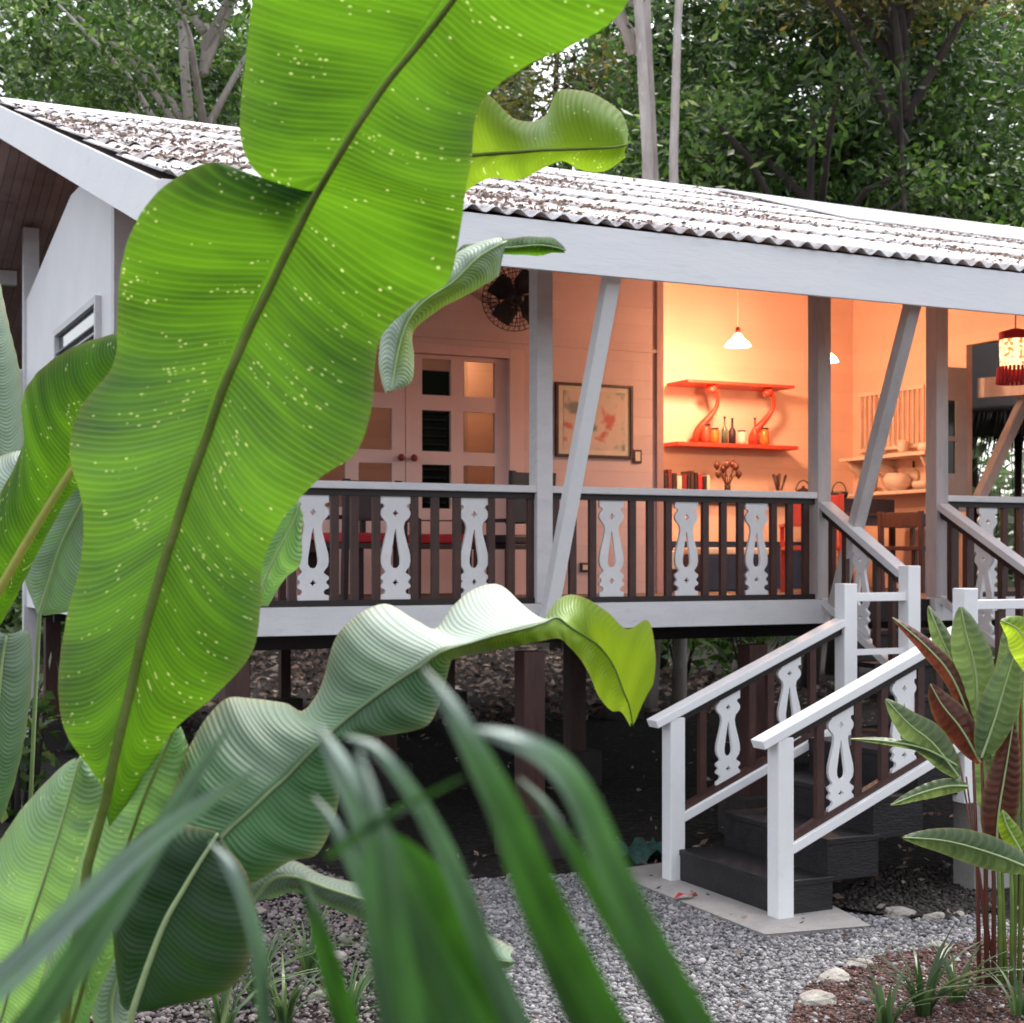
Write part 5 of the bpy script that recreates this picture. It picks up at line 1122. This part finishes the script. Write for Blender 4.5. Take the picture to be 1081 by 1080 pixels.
lance([(1024, 745), (1005, 700), (990, 665), (980, 640)], 22, HG, dh+.1, 'slim dark green leaf beside the newel')
lance([(1032, 765), (1030, 710), (1020, 670), (1014, 640)], 42, HG, dh, 'broad dusty green upright leaf')
lance([(1035, 805), (1015, 770), (995, 745), (982, 722)], 34, HM, dh-.05, 'dark maroon leaf below the rusty one')
lance([(1012, 820), (985, 785), (960, 765), (935, 738)], 36, HG, dh-.1, 'grey green leaf bending to the left')
lance([(1010, 808), (975, 790), (930, 782), (898, 780)], 9, HG, dh-.1, 'thin pale leaf reaching left')
lance([(1022, 830), (1000, 830), (970, 838), (940, 850)], 18, HG, dh-.1, 'narrow yellow green leaf pointing left')
lance([(1090, 918), (1050, 902), (1000, 888), (953, 884)], 36, HG, dh-.3, 'broad grey leaf lying level')
lance([(1036, 800), (1050, 760), (1062, 720), (1074, 682)], 42, HG, dh-.1, 'broad green leaf leaning right')
lance([(1050, 800), (1062, 740), (1066, 700), (1062, 660)], 36, HG, dh+.1, 'pale green leaf behind the right one')
lance([(1052, 900), (1054, 860), (1062, 810), (1070, 760)], 40, HM, dh-.05, 'broad maroon leaf at the right')
lance([(1075, 860), (1080, 820), (1086, 770), (1088, 700)], 34, HM, dh+.05, 'maroon leaf at the very edge')
lance([(1100, 720), (1090, 690), (1075, 665), (1056, 655)], 40, LT, dh-.2, 'lime leaf at the top right')
lance([(1055, 870), (1046, 840), (1040, 810), (1030, 780)], 34, HG, dh+.1, 'green leaf in the middle of the plant')
lance([(1078, 900), (1070, 885), (1062, 870), (1058, 855)], 22, LT, dh-.2, 'small yellow green bud leaf')
def hstem(px0, px1, py1, r_, m):
    b = WZ(px0, 1042); b.z = 0; q = W(px1, py1, dh); MB().tube([b, b.lerp(q, .5)+Vector((.01, 0, 0)), q], [r_, r_*.8, r_*.5], 7).build('stem', m, he)
for a_, b_, c_, r_, m in ((1034, 1026, 770, .012, M['redstem']), (1042, 1036, 790, .014, M['redstem']), (1049, 1046, 820, .013, M['redstem']), (1056, 1052, 860, .014, M['stalk']), (1062, 1050, 800, .012, M['stalk']), (1070, 1074, 690, .011, M['stalk']), (1076, 1080, 720, .013, M['stalk']), (1052, 1012, 800, .008, M['redstem']), (1046, 1020, 820, .008, M['redstem']), (1068, 1066, 870, .013, M['stalk']), (1082, 1090, 840, .012, M['redstem'])):
    hstem(a_, b_, c_, r_, m)
# mulch bed with stones
mp_ = [WZ(840, 1060), WZ(860, 1035), WZ(930, 1012), WZ(1000, 1000), WZ(1120, 985), WZ(1160, 1100), WZ(820, 1130)]
mu = MB().add([(p.x, p.y, .012) for p in mp_], [tuple(range(len(mp_)))]).build('mulch_bed', M['mulch']); tag(mu, kind='structure')
scatter_stones('mulch', mp_, 8000, .0095, M['chips'], .01, label='red brown bark mulch on the bed at the lower right', cat='mulch', flat=.5)
sb = [WZ(878, 958), WZ(885, 945), WZ(940, 915), WZ(1040, 915), WZ(1060, 960), WZ(1000, 972), WZ(940, 968)]
s2_ = MB().add([(p.x, p.y, .006) for p in sb], [tuple(range(len(sb)))]).build('soil_bed', M['soil']); tag(s2_, kind='structure')
M['crumb'] = island('soil_crumbs', [(.015, .012, .011), (.04, .03, .026), (.02, .016, .014), (.09, .07, .06)])
scatter_stones('soil_crumbs', sb, 3600, .011, M['crumb'], .006, label='dark soil and bark crumbs under the landing', cat='soil')
pb = [WZ(150, 960), WZ(330, 915), WZ(440, 960), WZ(470, 1140), WZ(120, 1140)]
M['pebble'] = island('mixed_pebbles', [(.05, .04, .04), (.14, .11, .11), (.24, .2, .2), (.08, .06, .055), (.34, .3, .29)])
scatter_stones('pebbles', pb, 7000, .012, M['pebble'], .0, label='mixed purple grey pebbles and bark beneath the dark leaf at the lower left', cat='pebbles')
def rock(px, py, s, label, z=0, sq=.6):
    c_ = WZ(px, py); rs = np.random.default_rng(int(px*7+py)); V_ = []; n1, n2 = 10, 14; f = []
    for i in range(n1+1):
        for j in range(n2):
            a_ = math.pi*i/n1; b_ = 2*math.pi*j/n2; e = Vector((math.sin(a_)*math.cos(b_), math.sin(a_)*math.sin(b_), math.cos(a_)))
            k = 1+.16*math.sin(e.x*3+px)+.12*math.sin(e.y*4+py)+.06*math.sin(e.z*7+e.x*5)+rs.uniform(-.03, .03)*(0 < i < n1)
            V_.append((c_.x+e.x*k*s*1.25, c_.y+e.y*k*s*.8, c_.z+e.z*k*s*sq+s*.02+z))
    for i in range(n1):
        for j in range(n2): f.append((i*n2+j, i*n2+(j+1) % n2, (i+1)*n2+(j+1) % n2, (i+1)*n2+j))
    o = MB().add(V_, f, False).build('rock', M['rock']); o.data.polygons.foreach_set('use_smooth', [False]*len(f)); return tag(o, label, 'rock', 'pale limestone rocks edging the beds')
for px, py, s, lb in ((952, 966, .085, 'angular white rock on the soil edge right of the slab'), (985, 970, .06, 'smaller white rock at the soil edge'), (1012, 967, .04, 'pale rock nearest the heliconia on the soil edge'),
                      (880, 1036, .08, 'pitted pale rock at the left end of the mulch bed'), (905, 1022, .07, 'pale rock behind the grass clump'), (862, 1060, .09, 'mossy pale rock at the lower bed corner'), (990, 1000, .05, 'small rock at the foot of the maroon stems'),
                      (350, 1012, .06, 'pale rock left of the blurred blades'), (345, 1052, .07, 'cream rock on the litter at the bottom')):
    rock(px, py, s, lb)
def grass(px, py, n, h, label, m, spread=.16, wd=.012, seed=1, group='grass tufts on the ground'):
    c_ = WZ(px, py); rs = random.Random(seed); b = MB(); o = empty('grass_tuft', c_, label, 'grass tuft', group)
    for k in range(n):
        a_ = rs.uniform(0, 6.28); l = h*rs.uniform(.6, 1.2); e = Vector((math.cos(a_), math.sin(a_), 0)); s_ = Vector((-e.y, e.x, 0)); sp = rs.uniform(.2, 1.0)
        P = [c_+e*.03+e*(l*sp*f*f*1.0)+Vector((0, 0, l*(f-.55*sp*f*f))) for f in np.linspace(0, 1, 7)]
        v = []; 
        for i, q in enumerate(P): w_ = wd*(1-i/6)**.6*.5+.0006; v += [q-s_*w_, q+s_*w_+Vector((0, 0, .002))]
        b.add(v, [(2*i, 2*i+1, 2*i+3, 2*i+2) for i in range(6)], True)
    b.build('blades', m, o); return o
GR = foliage('grass_blade', (.06, .13, .04), (.16, .27, .09), (.35, .4, .2), .3, .35)
grass(975, 1075, 30, .42, 'fresh green grass tuft in the mulch at the bottom right', GR, wd=.03, seed=2)
grass(1010, 1060, 22, .32, 'arching grass tuft beside the maroon stems', GR, wd=.022, seed=3)
grass(935, 1090, 18, .36, 'grass tuft at the bottom beside the pitted rock', GR, wd=.024, seed=4)
grass(1075, 1075, 18, .3, 'grass tuft in the bottom right corner', GR, wd=.02, seed=5)
for i, (px, py, lb) in enumerate(((300, 1085, 'pale grass tuft below the dark leaf'), (235, 1100, 'grass tuft at the foot of the dark leaf'), (365, 1090, 'grass tuft behind the blurred blades at the bottom'), (325, 1030, 'thin grass tuft on the litter'), (270, 1060, 'small grass tuft between dark leaf and rocks'))):
    grass(px, py, 26, .42, lb, GR, wd=.02, seed=10+i)
n_ = 260; gx = RNG.uniform(2, 8.5, n_); gy = RNG.uniform(4.6, 10, n_)
tag(link('path_litter', leaf_cloud('path_litter', np.stack([gx, gy, np.full(n_, .035)], 1), M['litter'], .06, .028, flat=.95)), 'a few dry leaves and twigs fallen on the grey gravel', 'leaf litter', kind='stuff')
# fallen red leaf on the slab, green netting by the post
rl = WZ(724, 948, .03)
o = MB().add([rl+Vector(v) for v in ((-.09, 0, .0), (-.03, .035, .03), (.04, .02, .01), (.09, .01, .03), (.03, -.03, .02), (-.04, -.04, .035))], [(0, 1, 5), (1, 2, 4, 5), (2, 3, 4)]).build('fallen_leaf', M['redcloth']); tag(o, 'curled red brown leaf lying on the slab edge before the first step', 'leaf')
nx = WZ(672, 905); v = []; f = []
for i in range(9):
    for j in range(7): v.append((nx.x-.25+i*.06, nx.y-.2+j*.06, .05+.05*math.sin(i*1.7+j)+.04*math.sin(j*2.3-i*.6)))
for i in range(8):
    for j in range(6): f.append((i*7+j, (i+1)*7+j, (i+1)*7+j+1, i*7+j+1))
M['net'] = paint('green_net', (.03, .10, .08), (.02, .05, .045), .7, 30)
o = MB().add(v, f, True).build('garden_netting', M['net']); tag(o, 'crumpled dark green netting on the soil left of the stairs', 'netting')
